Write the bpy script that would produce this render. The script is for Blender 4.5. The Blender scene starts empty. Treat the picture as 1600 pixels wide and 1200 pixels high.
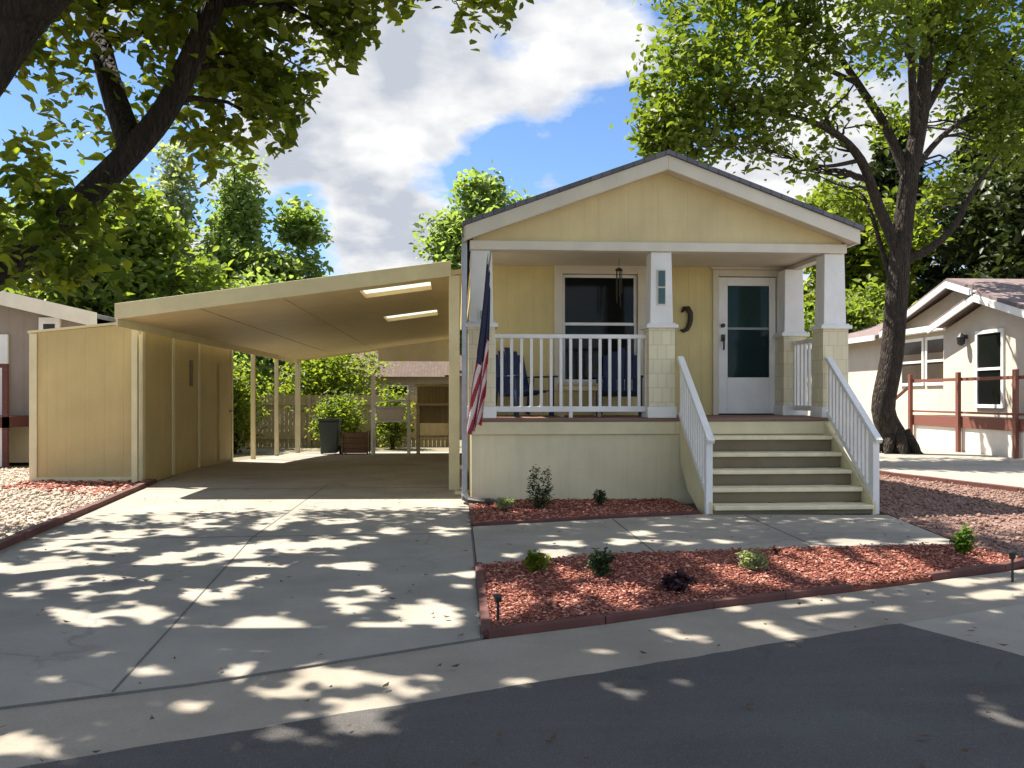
import bpy, math, random
import numpy as np
from mathutils import Vector
random.seed(7); RNG = np.random.default_rng(11)
S = bpy.context.scene
COL = S.collection
R = math.radians

# ------------------------------------------------------------------ camera model (used to lay the place out)
FPX, HCAM, CX0, HY0 = 1342.0, 1.4, 800.0, 620.0
TH = math.atan(85.0 / FPX); CT, ST = math.cos(TH), math.sin(TH)
def project(P):
    r = P[..., 0] * CT - P[..., 1] * ST; d = P[..., 0] * ST + P[..., 1] * CT
    d = np.where(d < .05, .05, d)
    return CX0 + FPX * r / d, HY0 - FPX * (P[..., 2] - HCAM) / d, d
def on_y(px, py, Y):
    a = (px - CX0) / FPX; X = a * CT + ST; Yd = CT - a * ST; t = Y / Yd
    return Vector((X * t, Y, HCAM + (HY0 - py) / FPX * t))
def on_g(px, py, z=0.0):
    t = (z - HCAM) * FPX / (HY0 - py); a = (px - CX0) / FPX
    return Vector(((a * CT + ST) * t, (CT - a * ST) * t, z))
# sunlight travels along SUN
SELEV = R(60)
_h = Vector((.82, -.57)); _h.normalize()
SUN = Vector((_h.x * math.cos(SELEV), _h.y * math.cos(SELEV), -math.sin(SELEV)))

# ------------------------------------------------------------------ materials
def nodes_of(name):
    m = bpy.data.materials.new(name); m.use_nodes = True
    nt = m.node_tree; b = nt.nodes['Principled BSDF']
    return m, nt, nt.nodes, nt.links, b
def rgb(c): return (c[0], c[1], c[2], 1)
def mixc(nt, fac, a, b, mode='MIX'):
    n = nt.nodes.new('ShaderNodeMix'); n.data_type = 'RGBA'; n.blend_type = mode
    for s, v in ((0, fac), (6, a), (7, b)):
        if hasattr(v, 'links') or hasattr(v, 'is_linked'): nt.links.new(v, n.inputs[s])
        else: n.inputs[s].default_value = v
    return n.outputs[2]
def noise(nt, vec, scale, detail=4, rough=.55):
    n = nt.nodes.new('ShaderNodeTexNoise'); n.inputs['Scale'].default_value = scale
    n.inputs['Detail'].default_value = detail; n.inputs['Roughness'].default_value = rough
    nt.links.new(vec, n.inputs['Vector']); return n.outputs['Fac']
def ramp(nt, fac, p0, p1, c0=(0, 0, 0, 1), c1=(1, 1, 1, 1)):
    n = nt.nodes.new('ShaderNodeValToRGB'); e = n.color_ramp.elements
    e[0].position = p0; e[1].position = p1; e[0].color = c0; e[1].color = c1
    nt.links.new(fac, n.inputs[0]); return n.outputs[0]
def coords(nt, which='Object', scale=None):
    t = nt.nodes.new('ShaderNodeTexCoord'); o = t.outputs[which]
    if scale:
        m = nt.nodes.new('ShaderNodeMapping'); m.inputs['Scale'].default_value = scale
        nt.links.new(o, m.inputs[0]); o = m.outputs[0]
    return o
def math_(nt, op, a, b=None, c=None):
    n = nt.nodes.new('ShaderNodeMath'); n.operation = op
    for i, v in enumerate((a, b, c)):
        if v is None: continue
        if isinstance(v, (int, float)): n.inputs[i].default_value = v
        else: nt.links.new(v, n.inputs[i])
    return n.outputs[0]
def bump(nt, h, strength, dist, b):
    n = nt.nodes.new('ShaderNodeBump'); n.inputs['Strength'].default_value = strength
    n.inputs['Distance'].default_value = dist
    nt.links.new(h, n.inputs['Height']); nt.links.new(n.outputs[0], b.inputs['Normal'])

def mat_paint(name, c, rough=.55, var=.12, scale=3.0, dirt=None, bumpy=.15):
    m, nt, N, L, b = nodes_of(name); co = coords(nt)
    n1 = noise(nt, co, scale, 5); n2 = noise(nt, co, scale * 9, 3)
    dk = tuple(x * (1 - var * 2) for x in c); lt = tuple(min(1, x * (1 + var)) for x in c)
    col = mixc(nt, ramp(nt, n1, .25, .75), rgb(dk), rgb(lt))
    col = mixc(nt, math_(nt, 'MULTIPLY', ramp(nt, n2, .5, .8), .25), col, rgb(dirt or dk))
    L.new(col, b.inputs['Base Color']); b.inputs['Roughness'].default_value = rough
    bump(nt, n2, bumpy, .004, b); return m

def mat_siding(name, c, pitch=.2, rough=.6, relief=.6):
    m, nt, N, L, b = nodes_of(name); co = coords(nt)
    s = N.new('ShaderNodeSeparateXYZ'); L.new(co, s.inputs[0])
    u = math_(nt, 'ADD', s.outputs[0], s.outputs[1])
    f = math_(nt, 'FRACT', math_(nt, 'DIVIDE', u, pitch))
    d = math_(nt, 'ABSOLUTE', math_(nt, 'SUBTRACT', f, .5))
    groove = ramp(nt, d, .455, .475)
    st = coords(nt, 'Object', (6, 6, .5)); n1 = noise(nt, st, 2, 5); n2 = noise(nt, co, 1.2, 4)
    dk = tuple(x * .8 for x in c)
    col = mixc(nt, ramp(nt, n2, .3, .7), rgb(dk), rgb(c))
    col = mixc(nt, math_(nt, 'MULTIPLY', ramp(nt, n1, .45, .75), .22), col, rgb((c[0] * .62, c[1] * .6, c[2] * .55)))
    L.new(col, b.inputs['Base Color']); b.inputs['Roughness'].default_value = rough
    hgt = math_(nt, 'SUBTRACT', math_(nt, 'MULTIPLY', n1, .12), groove)
    bump(nt, hgt, relief, .009, b); return m

def mat_lap(name, c, pitch=.16):
    m, nt, N, L, b = nodes_of(name); co = coords(nt)
    s = N.new('ShaderNodeSeparateXYZ'); L.new(co, s.inputs[0])
    f = math_(nt, 'FRACT', math_(nt, 'DIVIDE', s.outputs[2], pitch))
    n2 = noise(nt, co, 2.0, 4)
    col = mixc(nt, ramp(nt, n2, .3, .7), rgb(tuple(x * .85 for x in c)), rgb(c))
    L.new(col, b.inputs['Base Color']); b.inputs['Roughness'].default_value = .6
    bump(nt, math_(nt, 'SUBTRACT', 1.0, f), 1.0, .035, b); return m

def mat_ground(name, c0, c1, scale=2.0, fine=60, rough=.9, b_str=.4, b_dist=.01, speck=None, stain=None, cracks=False):
    m, nt, N, L, b = nodes_of(name); co = coords(nt)
    n1 = noise(nt, co, scale, 6, .6); n2 = noise(nt, co, fine, 3, .7); n3 = noise(nt, co, scale * .27, 4)
    col = mixc(nt, ramp(nt, n1, .3, .7), rgb(c0), rgb(c1))
    col = mixc(nt, math_(nt, 'MULTIPLY', ramp(nt, n2, .45, .7), .5), col, rgb(speck or tuple(x * .6 for x in c0)))
    if stain: col = mixc(nt, math_(nt, 'MULTIPLY', ramp(nt, n3, .52, .68), .65), col, rgb(stain))
    if cracks: col = crack_layer(nt, co, col, .32, (.14, .13, .115), .5)
    L.new(col, b.inputs['Base Color']); b.inputs['Roughness'].default_value = rough
    bump(nt, n2, b_str, b_dist, b); return m
def crack_layer(nt, co, col, scale, c, amt=.8):      # hairline cracks, kept to a few places, and oil spots
    N = nt.nodes; L = nt.links
    wp = N.new('ShaderNodeVectorMath'); wp.operation = 'ADD'
    nn = N.new('ShaderNodeTexNoise'); nn.inputs['Scale'].default_value = 2.5; nn.inputs['Detail'].default_value = 5; L.new(co, nn.inputs['Vector'])
    sc = N.new('ShaderNodeVectorMath'); sc.operation = 'SCALE'; sc.inputs['Scale'].default_value = .5; L.new(nn.outputs['Color'], sc.inputs[0])
    L.new(co, wp.inputs[0]); L.new(sc.outputs[0], wp.inputs[1])
    v = N.new('ShaderNodeTexVoronoi'); v.feature = 'DISTANCE_TO_EDGE'; v.inputs['Scale'].default_value = scale; L.new(wp.outputs[0], v.inputs['Vector'])
    line = math_(nt, 'SUBTRACT', 1.0, ramp(nt, v.outputs['Distance'], .0015, .006))
    where = ramp(nt, noise(nt, co, .45, 2), .46, .56)
    col = mixc(nt, math_(nt, 'MULTIPLY', math_(nt, 'MULTIPLY', line, where), amt), col, rgb(c))
    v2 = N.new('ShaderNodeTexVoronoi'); v2.inputs['Scale'].default_value = 1.3; L.new(wp.outputs[0], v2.inputs['Vector'])
    spot = math_(nt, 'SUBTRACT', 1.0, ramp(nt, v2.outputs['Distance'], .03, .10))
    return mixc(nt, math_(nt, 'MULTIPLY', spot, .45), col, rgb(tuple(x * .6 for x in c)))
def mat_road(name):
    m, nt, N, L, b = nodes_of(name); co = coords(nt)
    n1 = noise(nt, co, .9, 5, .6); n2 = noise(nt, co, 160, 2, .7); n3 = noise(nt, co, 45, 3, .6)
    st = coords(nt, 'Object'); mp = N.new('ShaderNodeMapping'); mp.inputs['Rotation'].default_value = (0, 0, -math.atan2(.379, .926)); mp.inputs['Scale'].default_value = (.25, 2.2, 1); L.new(st, mp.inputs[0])
    n4 = noise(nt, mp.outputs[0], 1.3, 5, .6)
    col = mixc(nt, ramp(nt, n1, .3, .7), (.055, .050, .046, 1), (.084, .078, .073, 1))
    col = mixc(nt, math_(nt, 'MULTIPLY', ramp(nt, n4, .45, .7), .55), col, (.10, .098, .094, 1))
    col = mixc(nt, math_(nt, 'MULTIPLY', ramp(nt, n2, .56, .66), .55), col, (.19, .185, .175, 1))
    col = mixc(nt, math_(nt, 'MULTIPLY', ramp(nt, n3, .60, .72), .5), col, (.03, .03, .03, 1))
    col = crack_layer(nt, co, col, .4, (.025, .025, .025), .6)
    L.new(col, b.inputs['Base Color']); b.inputs['Roughness'].default_value = .9
    bump(nt, math_(nt, 'ADD', n2, math_(nt, 'MULTIPLY', n3, .6)), .7, .008, b); return m

def mat_shingle(name, c):
    m, nt, N, L, b = nodes_of(name); co = coords(nt)
    br = N.new('ShaderNodeTexBrick'); br.inputs['Scale'].default_value = 1
    br.inputs['Brick Width'].default_value = .33; br.inputs['Row Height'].default_value = .14
    br.inputs['Mortar Size'].default_value = .008
    sw = N.new('ShaderNodeMapping'); sw.inputs['Rotation'].default_value = (0, 0, R(90)); L.new(co, sw.inputs[0])
    L.new(sw.outputs[0], br.inputs['Vector'])
    br.inputs['Color1'].default_value = rgb(c); br.inputs['Color2'].default_value = rgb(tuple(x * .65 for x in c))
    br.inputs['Mortar'].default_value = rgb(tuple(x * .35 for x in c))
    col = mixc(nt, math_(nt, 'MULTIPLY', noise(nt, co, 40, 3), .5), br.outputs[0], rgb(tuple(x * .6 for x in c)))
    L.new(col, b.inputs['Base Color']); b.inputs['Roughness'].default_value = .9
    bump(nt, noise(nt, co, 60, 3), .4, .01, b); return m

def mat_stone_shingle(name, c):
    m, nt, N, L, b = nodes_of(name); co = coords(nt)
    s = N.new('ShaderNodeSeparateXYZ'); L.new(co, s.inputs[0])
    cb = N.new('ShaderNodeCombineXYZ'); L.new(math_(nt, 'ADD', s.outputs[0], s.outputs[1]), cb.inputs[0]); L.new(s.outputs[2], cb.inputs[1])
    br = N.new('ShaderNodeTexBrick'); br.inputs['Scale'].default_value = 1
    br.inputs['Brick Width'].default_value = .12; br.inputs['Row Height'].default_value = .19
    br.inputs['Mortar Size'].default_value = .006; L.new(cb.outputs[0], br.inputs['Vector'])
    br.inputs['Color1'].default_value = rgb(c); br.inputs['Color2'].default_value = rgb(tuple(x * .90 for x in c))
    br.inputs['Mortar'].default_value = rgb(tuple(x * .78 for x in c))
    L.new(br.outputs[0], b.inputs['Base Color']); b.inputs['Roughness'].default_value = .7
    bump(nt, math_(nt, 'SUBTRACT', 1.0, br.outputs['Fac']), .4, .005, b); return m

def mat_leaf(name, c0, c1, trans=.45, rough=.45):
    m, nt, N, L, b = nodes_of(name)
    g = N.new('ShaderNodeNewGeometry'); r = g.outputs['Random Per Island']
    co = coords(nt); n1 = noise(nt, co, .9, 3)
    col = mixc(nt, r, rgb(c0), rgb(c1))
    col = mixc(nt, math_(nt, 'MULTIPLY', ramp(nt, n1, .35, .7), .45), col, rgb((c1[0] * 1.2, c1[1] * 1.1, c1[2] * .8)))
    L.new(col, b.inputs['Base Color']); b.inputs['Roughness'].default_value = rough
    b.inputs['Specular IOR Level'].default_value = .25
    t = N.new('ShaderNodeBsdfTranslucent')
    tc = mixc(nt, 1.0, col, (1.9, 1.9, .9, 1), 'MULTIPLY'); L.new(tc, t.inputs[0])
    ms = N.new('ShaderNodeMixShader'); ms.inputs[0].default_value = trans
    L.new(b.outputs[0], ms.inputs[1]); L.new(t.outputs[0], ms.inputs[2])
    L.new(ms.outputs[0], N['Material Output'].inputs[0]); return m

def mat_panel(name, c):
    m, nt, N, L, b = nodes_of(name); n1 = noise(nt, coords(nt), 3, 3)
    col = mixc(nt, n1, rgb(tuple(x * .9 for x in c)), rgb(c)); L.new(col, b.inputs['Base Color']); b.inputs['Roughness'].default_value = .4
    t = N.new('ShaderNodeBsdfTranslucent'); L.new(col, t.inputs[0]); g = N.new('ShaderNodeBsdfTransparent'); g.inputs[0].default_value = (.8, .8, .75, 1)
    m1 = N.new('ShaderNodeMixShader'); m1.inputs[0].default_value = .55; L.new(t.outputs[0], m1.inputs[1]); L.new(g.outputs[0], m1.inputs[2])
    m2 = N.new('ShaderNodeMixShader'); m2.inputs[0].default_value = .85; L.new(b.outputs[0], m2.inputs[1]); L.new(m1.outputs[0], m2.inputs[2])
    L.new(m2.outputs[0], N['Material Output'].inputs[0]); return m

def mat_bark(name, c):
    m, nt, N, L, b = nodes_of(name); co = coords(nt, 'Object', (9, 9, 1.6))
    n1 = noise(nt, co, 1.6, 6, .65)
    L.new(mixc(nt, ramp(nt, n1, .35, .68), rgb(tuple(x * .35 for x in c)), rgb(c)), b.inputs['Base Color'])
    b.inputs['Roughness'].default_value = .95
    vo = N.new('ShaderNodeTexVoronoi'); vo.feature = 'DISTANCE_TO_EDGE'; vo.inputs['Scale'].default_value = 1.5; L.new(coords(nt, 'Object', (14, 14, 3)), vo.inputs['Vector'])
    bump(nt, math_(nt, 'ADD', n1, math_(nt, 'MULTIPLY', ramp(nt, vo.outputs['Distance'], 0, .35), 1.2)), 1.0, .06, b); return m

def mat_glass(name, c, rough=.08):
    m, nt, N, L, b = nodes_of(name); co = coords(nt)
    n1 = noise(nt, co, 1.5, 2)
    L.new(mixc(nt, n1, rgb(tuple(x * .6 for x in c)), rgb(c)), b.inputs['Base Color'])
    b.inputs['Roughness'].default_value = rough; b.inputs['Specular IOR Level'].default_value = .14
    bump(nt, n1, .04, .05, b); return m

def mat_metal(name, c, rough=.4, metal=.8):
    m, nt, N, L, b = nodes_of(name); co = coords(nt)
    n1 = noise(nt, co, 14, 4)
    L.new(mixc(nt, n1, rgb(tuple(x * .7 for x in c)), rgb(c)), b.inputs['Base Color'])
    b.inputs['Roughness'].default_value = rough; b.inputs['Metallic'].default_value = metal; return m

def mat_wood(name, c, axis=0):
    m, nt, N, L, b = nodes_of(name); sc = [14, 14, 14]; sc[axis] = .8
    co = coords(nt, 'Object', tuple(sc)); n1 = noise(nt, co, 1.5, 5, .6)
    L.new(mixc(nt, ramp(nt, n1, .3, .75), rgb(tuple(x * .6 for x in c)), rgb(c)), b.inputs['Base Color'])
    b.inputs['Roughness'].default_value = .7; bump(nt, n1, .3, .006, b); return m

def mat_island(name, ca, cb, cc, rough=.85):
    m, nt, N, L, b = nodes_of(name); g = N.new('ShaderNodeNewGeometry')
    n = N.new('ShaderNodeValToRGB'); e = n.color_ramp.elements
    e[0].color = rgb(ca); e[1].color = rgb(cc); e.new(.5).color = rgb(cb)
    L.new(g.outputs['Random Per Island'], n.inputs[0]); L.new(n.outputs[0], b.inputs['Base Color'])
    b.inputs['Roughness'].default_value = rough; return m

M = dict(
    siding=mat_siding('yellow siding', (.69, .565, .25), .2, .6, .45),
    siding_front=mat_siding('yellow gable board', (.72, .60, .33), .4, .6, .22),
    skirt=mat_siding('cream skirting', (.76, .68, .45), .4, .6, .25),
    shed=mat_siding('tan shed panel', (.57, .45, .20), .3, .6, .4),
    trim=mat_paint('white trim', (.67, .63, .54), var=.06),
    beige=mat_paint('beige trim', (.63, .57, .45), var=.05),
    white=mat_paint('white paint', (.79, .785, .77), rough=.5, var=.06, dirt=(.62, .60, .55)),
    cream=mat_paint('cream trim', (.68, .61, .38), var=.07),
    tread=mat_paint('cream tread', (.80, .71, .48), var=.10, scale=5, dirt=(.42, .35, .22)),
    riser=mat_paint('shade darkened riser', (.19, .15, .085), var=.12),  # dark tan: the shade under the tread nosings is put into this colour
    shingle_cream=mat_stone_shingle('cream shake', (.76, .69, .48)),
    deck=mat_wood('red brown deck', (.26, .15, .11)),
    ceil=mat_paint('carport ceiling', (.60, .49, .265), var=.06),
    lightpanel=mat_panel('clear panel', (.80, .78, .70)),
    roof=mat_shingle('slate roof shingle', (.17, .18, .22)),
    roof2=mat_shingle('mauve roof shingle', (.25, .185, .18)),
    glass4=mat_glass('brown blind behind glass', (.085, .068, .055)),
    roof3=mat_shingle('brown roof shingle', (.13, .085, .065)),
    glass=mat_glass('dark window glass', (.010, .012, .011)),
    glass2=mat_glass('door glass', (.02, .048, .045)),
    glass3=mat_glass('blue dark glass', (.014, .032, .036)),
    blind=mat_paint('grey blind', (.26, .30, .29), var=.05),
    metal=mat_metal('galvanised metal', (.42, .42, .45)),
    bronze=mat_metal('dark bronze', (.05, .038, .022), .5, .4),
    black=mat_paint('black plastic', (.012, .012, .014), rough=.5),
    teal=mat_paint('teal tile', (.03, .085, .10), rough=.25),
    blue=mat_paint('navy plastic', (.015, .03, .095), rough=.5),
    asphalt=mat_road('asphalt'),
    concrete=mat_ground('concrete', (.265, .24, .198), (.375, .34, .283), 1.4, 120, .9, .3, .004, (.22, .21, .19), (.20, .19, .17), True),
    gutter=mat_ground('gutter concrete', (.245, .212, .165), (.34, .30, .24), 1.6, 80, .9, .3, .005, (.20, .18, .16), (.19, .175, .15), True),
    joint=mat_ground('joint', (.10, .095, .085), (.16, .15, .135), 3, 60),
    soil=mat_ground('red soil', (.18, .055, .035), (.26, .085, .055), 3, 50, .95, .6, .02, (.09, .03, .02)),
    dirt=mat_ground('dirt', (.16, .15, .09), (.24, .20, .14), .6, 20, .95, .6, .02, (.09, .10, .045)),
    gravel=mat_ground('gravel base', (.36, .29, .24), (.48, .40, .33), 3, 30, .95, .6, .02, (.24, .18, .15)),
    pinkgravel=mat_ground('pink gravel', (.16, .095, .075), (.25, .155, .12), 1.5, 45, .95, .7, .02, (.16, .09, .075)),
    chips=mat_island('bark chips', (.13, .038, .025), (.32, .088, .052), (.62, .32, .24)),
    pebbles=mat_island('pebbles', (.30, .245, .19), (.46, .40, .32), (.33, .235, .18)),
    pinkpebbles=mat_island('pink pebbles', (.12, .062, .047), (.23, .13, .10), (.33, .22, .18)),
    edging=mat_paint('red edging', (.115, .042, .034), var=.2, rough=.8),
    redwood=mat_wood('red brown stain', (.24, .085, .06)),
    darkred=mat_wood('dark red stain', (.11, .03, .025)),
    fence=mat_wood('fence boards', (.50, .385, .19), 2),
    wood=mat_wood('pale wood', (.62, .50, .30)),
    nb=mat_lap('beige lap siding', (.56, .485, .39)),
    nb2=mat_lap('tan gable siding', (.38, .31, .22)),
    nbskirt=mat_paint('white skirting', (.80, .76, .70), var=.04),
    nbl=mat_siding('taupe siding', (.30, .245, .20), .3),
    bark=mat_bark('bark', (.055, .040, .030)),
    bark2=mat_bark('ash bark', (.075, .053, .038)),
    leaf_near=mat_leaf('broad leaf', (.05, .095, .016), (.17, .205, .03), .6),
    leaf_ash=mat_leaf('ash leaf', (.05, .088, .015), (.145, .19, .032), .5),
    leaf_yellow=mat_leaf('yellow green leaf', (.075, .125, .025), (.165, .215, .05), .55),
    leaf_poplar=mat_leaf('poplar leaf', (.10, .16, .05), (.19, .25, .10), .6),
    leaf_dark=mat_leaf('dark needle', (.018, .035, .012), (.05, .07, .025), .2),
    leaf_grey=mat_leaf('silver leaf', (.14, .18, .12), (.25, .29, .20), .55),
    leaf_purple=mat_leaf('purple leaf', (.025, .012, .02), (.06, .025, .035), .2),
    leaf_brown=mat_leaf('brown leaf', (.07, .045, .025), (.12, .07, .04), .2),
    leaf_conif=mat_leaf('juniper', (.02, .042, .016), (.045, .075, .03), .15),
    leaf_fresh=mat_leaf('fresh leaf', (.05, .11, .018), (.10, .17, .03)),
    flag_w=mat_paint('flag white', (.70, .60, .58), rough=.9, var=.05),
    flag_r=mat_paint('flag red', (.36, .03, .045), rough=.9, var=.05),
    flag_b=mat_paint('flag blue', (.018, .025, .06), rough=.9, var=.05),
)

# ------------------------------------------------------------------ mesh builder
class MB:
    def __init__(s): s.v = []; s.f = []; s.mi = []
    def face(s, pts, mi=0):
        n = len(s.v); s.v += [tuple(p) for p in pts]; s.f.append(tuple(range(n, n + len(pts)))); s.mi.append(mi); return s
    def box(s, x0, x1, y0, y1, z0, z1, mi=0):
        n = len(s.v)
        s.v += [(x, y, z) for z in (z0, z1) for x, y in ((x0, y0), (x1, y0), (x1, y1), (x0, y1))]
        for q in ((3, 2, 1, 0), (4, 5, 6, 7), (0, 1, 5, 4), (1, 2, 6, 5), (2, 3, 7, 6), (3, 0, 4, 7)):
            s.f.append(tuple(n + i for i in q)); s.mi.append(mi)
        return s
    def hexa(s, bot, top, mi=0):
        n = len(s.v); s.v += [tuple(p) for p in bot] + [tuple(p) for p in top]; k = len(bot)
        s.f.append(tuple(n + i for i in reversed(range(k)))); s.f.append(tuple(n + k + i for i in range(k))); s.mi += [mi, mi]
        for i in range(k):
            j = (i + 1) % k; s.f.append((n + i, n + j, n + k + j, n + k + i)); s.mi.append(mi)
        return s
    def slab(s, poly, z0, z1):      # horizontal polygon, counter-clockwise
        return s.hexa([(p[0], p[1], z0) for p in poly], [(p[0], p[1], z1) for p in poly])
    def prism_y(s, poly, y0, y1, mi=0):   # polygon in x,z
        return s.hexa([(p[0], y0, p[1]) for p in poly], [(p[0], y1, p[1]) for p in poly], mi)
    def prism_x(s, poly, x0, x1, mi=0):   # polygon in y,z
        return s.hexa([(x0, p[0], p[1]) for p in poly], [(x1, p[0], p[1]) for p in poly], mi)
    def beam(s, a, b, w, h):        # rectangular bar from a to b
        a = Vector(a); b = Vector(b); d = (b - a).normalized()
        up = Vector((0, 0, 1)) if abs(d.z) < .95 else Vector((0, 1, 0))
        sx = d.cross(up).normalized() * w / 2; sz = sx.cross(d).normalized() * h / 2
        c = [-sx - sz, sx - sz, sx + sz, -sx + sz]
        return s.hexa([a + q for q in c], [b + q for q in c])
    def tube(s, pts, rad, n=8, cap=True):
        pts = [Vector(p) for p in pts]; base = len(s.v); prev = None
        for i, p in enumerate(pts):
            d = (pts[min(i + 1, len(pts) - 1)] - pts[max(i - 1, 0)]).normalized()
            if prev is None:
                prev = d.orthogonal().normalized()
            prev = (prev - d * prev.dot(d)).normalized(); q = d.cross(prev)
            r = rad[i] if hasattr(rad, '__len__') else rad
            for k in range(n):
                a = 2 * math.pi * k / n
                s.v.append(tuple(p + (prev * math.cos(a) + q * math.sin(a)) * r))
        for i in range(len(pts) - 1):
            for k in range(n):
                a = base + i * n + k; b = base + i * n + (k + 1) % n
                s.f.append((a, b, b + n, a + n)); s.mi.append(0)
        if cap:
            s.f.append(tuple(base + k for k in reversed(range(n)))); s.mi.append(0)
            s.f.append(tuple(base + (len(pts) - 1) * n + k for k in range(n))); s.mi.append(0)
        return s
    def lathe(s, c, prof, n=16):
        base = len(s.v)
        for r, z in prof:
            for k in range(n):
                a = 2 * math.pi * k / n; s.v.append((c[0] + r * math.cos(a), c[1] + r * math.sin(a), c[2] + z))
        for i in range(len(prof) - 1):
            for k in range(n):
                a = base + i * n + k; b = base + i * n + (k + 1) % n
                s.f.append((a, b, b + n, a + n)); s.mi.append(0)
        s.f.append(tuple(base + k for k in reversed(range(n)))); s.mi.append(0)
        s.f.append(tuple(base + (len(prof) - 1) * n + k for k in range(n))); s.mi.append(0)
        return s

def world_loc(o):
    p = Vector((0, 0, 0))
    while o: p += o.location; o = o.parent
    return p
def put(name, mb, mats, parent=None, bevel=0.0, smooth=False, origin=None, label=None):
    me = bpy.data.meshes.new(name)
    off = world_loc(parent) if parent else Vector(origin or (0, 0, 0))
    me.from_pydata([(x - off.x, y - off.y, z - off.z) for x, y, z in mb.v], [], mb.f)
    mats = mats if isinstance(mats, (list, tuple)) else [mats]
    for m in mats: me.materials.append(m)
    if len(mats) > 1: me.polygons.foreach_set('material_index', mb.mi)
    if smooth: me.polygons.foreach_set('use_smooth', [True] * len(me.polygons))
    o = bpy.data.objects.new(name, me); COL.objects.link(o)
    if parent: o.parent = parent
    else: o.location = off
    if bevel:
        b = o.modifiers.new('bevel', 'BEVEL'); b.width = bevel; b.segments = 2; b.limit_method = 'ANGLE'
    if label: o['label'] = label
    return o
def thing(name, label, cat, loc, group=None):
    o = bpy.data.objects.new(name, None); COL.objects.link(o); o.location = loc; o.empty_display_size = .2
    o['label'] = label; o['category'] = cat
    if group: o['group'] = group
    return o
def tag(o, label, cat, group=None):
    o['label'] = label; o['category'] = cat
    if group: o['group'] = group
    return o
def struct(name, mb, m, **k):
    o = put(name, mb, m, **k); o['kind'] = 'structure'; return o
def copy_tree(o, parent=None):
    c = o.copy(); COL.objects.link(c)
    if parent: c.parent = parent
    for ch in list(o.children): copy_tree(ch, c)
    return c

# ------------------------------------------------------------------ ground and paving
def floor_z(y):      # the drive dips behind the carport
    return 0.0 if y < 17 else -.36 * ((min(y, 27) - 17) / 10) ** 1.2
rows = [-60, -10, 0, 8, 14, 17, 18.5, 20, 21.5, 23, 25, 27, 32, 50, 120, 500]
cols = [-500, -100, -40, -15, -5, 0, 5, 12, 40, 100, 500]
g = MB()
for j in range(len(rows) - 1):
    for i in range(len(cols) - 1):
        g.face([(cols[i], rows[j], floor_z(rows[j]) - .03), (cols[i + 1], rows[j], floor_z(rows[j]) - .03),
                (cols[i + 1], rows[j + 1], floor_z(rows[j + 1]) - .03), (cols[i], rows[j + 1], floor_z(rows[j + 1]) - .03)])
struct('ground', g, M['dirt'])
U = Vector((.926, .379)); NRM = Vector((-.379, .926))
TIP = Vector((2.72, 5.13))
def rl(a, n):        # road coordinates: along, across from the tip
    p = TIP + U * a + NRM * n; return (p.x, p.y)
# asphalt, gutter, cross pan
edge = [rl(-40, -9), rl(.3, -9)] + [rl(.3 - .3 * k / 40 + random.uniform(-.012, .012), -9 + 9 * k / 40) for k in range(1, 40)] + [rl(-.01, -.01)] + [rl(-.12 * k, random.uniform(-.010, .006) + .004 * math.sin(k * .9)) for k in range(1, 90)] + [rl(-40, 0)]
struct('road', MB().slab(edge, -.05, .008), M['asphalt'])
gut_out = [(-14, -1.0), (-2.04, 3.97), (-1.27, 4.24), (.13, 4.93), (.9, 5.22), (1.68, 5.56), (2.82, 5.98), (4.53, 6.66), (14, 10.6)]
pg = [rl(-40, .0), rl(0, 0), rl(13, 0)] + [p for p in reversed(gut_out)] + [(-34, -9)]
struct('gutter', MB().slab(pg, -.05, .004), M['gutter'])
struct('pavement', MB().slab([rl(.3, -9), rl(16, -9), rl(16, 0), rl(0, 0)], -.05, .001), M['concrete'])
# driveway: from gutter to behind the carport
DL = [(-3.95, 3.2), (-4.13, 8.04), (-4.46, 10.92), (-4.85, 14.1)]
d = MB()
d.slab([(-3.95, 3.1), (-2.04, 3.97), (-1.27, 4.24), (.13, 4.93), (.15, 7.1), (.15, 9.17), (.12, 13), (.12, 17), (-5.05, 17), (-4.85, 14.1), (-4.46, 10.92), (-4.13, 8.04)], -.05, .012)
ys = [17, 18.5, 20, 21.5, 23, 25, 27.4]
for a, b in zip(ys, ys[1:]):
    za, zb = floor_z(a) + .012, floor_z(b) + .012
    d.face([(-5.05, a, za), (.12, a, za), (.12, b, zb), (-5.05, b, zb)])
drv = struct('driveway', d, M['concrete'])
j = MB()
def strip(a, b, w=.012, z=.014):
    a = Vector(a); b = Vector(b); n = (b - a).orthogonal().normalized() * w / 2
    j.slab([a - n, b - n, b + n, a + n] if (b - a).cross(n) > 0 else [a + n, b + n, b - n, a - n], z - .03, z + .001)
strip((-1.62, 4.15), (-2.02, 8.6)); strip((-2.02, 8.6), (-2.05, 13.8)); strip((-4.2, 8.6), (.14, 8.75), .012); strip((-4.75, 13.2), (.12, 13.2), .014)
strip((-2.04, 3.97), (-1.27, 4.24), .012); strip((-1.27, 4.24), (.13, 4.93), .012); strip((.14, 4.95), (.15, 12.5), .016)
put('expansion_joint', j, M['joint'], drv)
wk = struct('walkway', MB().slab([(.16, 7.08), (1.32, 7.5), (3.0, 7.68), (4.72, 7.80), (5.02, 9.75), (2.9, 9.95), (1.6, 9.62), (.16, 9.15)], -.05, .018), M['concrete'])
j = MB(); strip((1.75, 7.56), (1.75, 9.62), .014, .02); strip((3.3, 7.72), (3.35, 9.85), .014, .02)
put('expansion_joint', j, M['joint'], wk)
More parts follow.
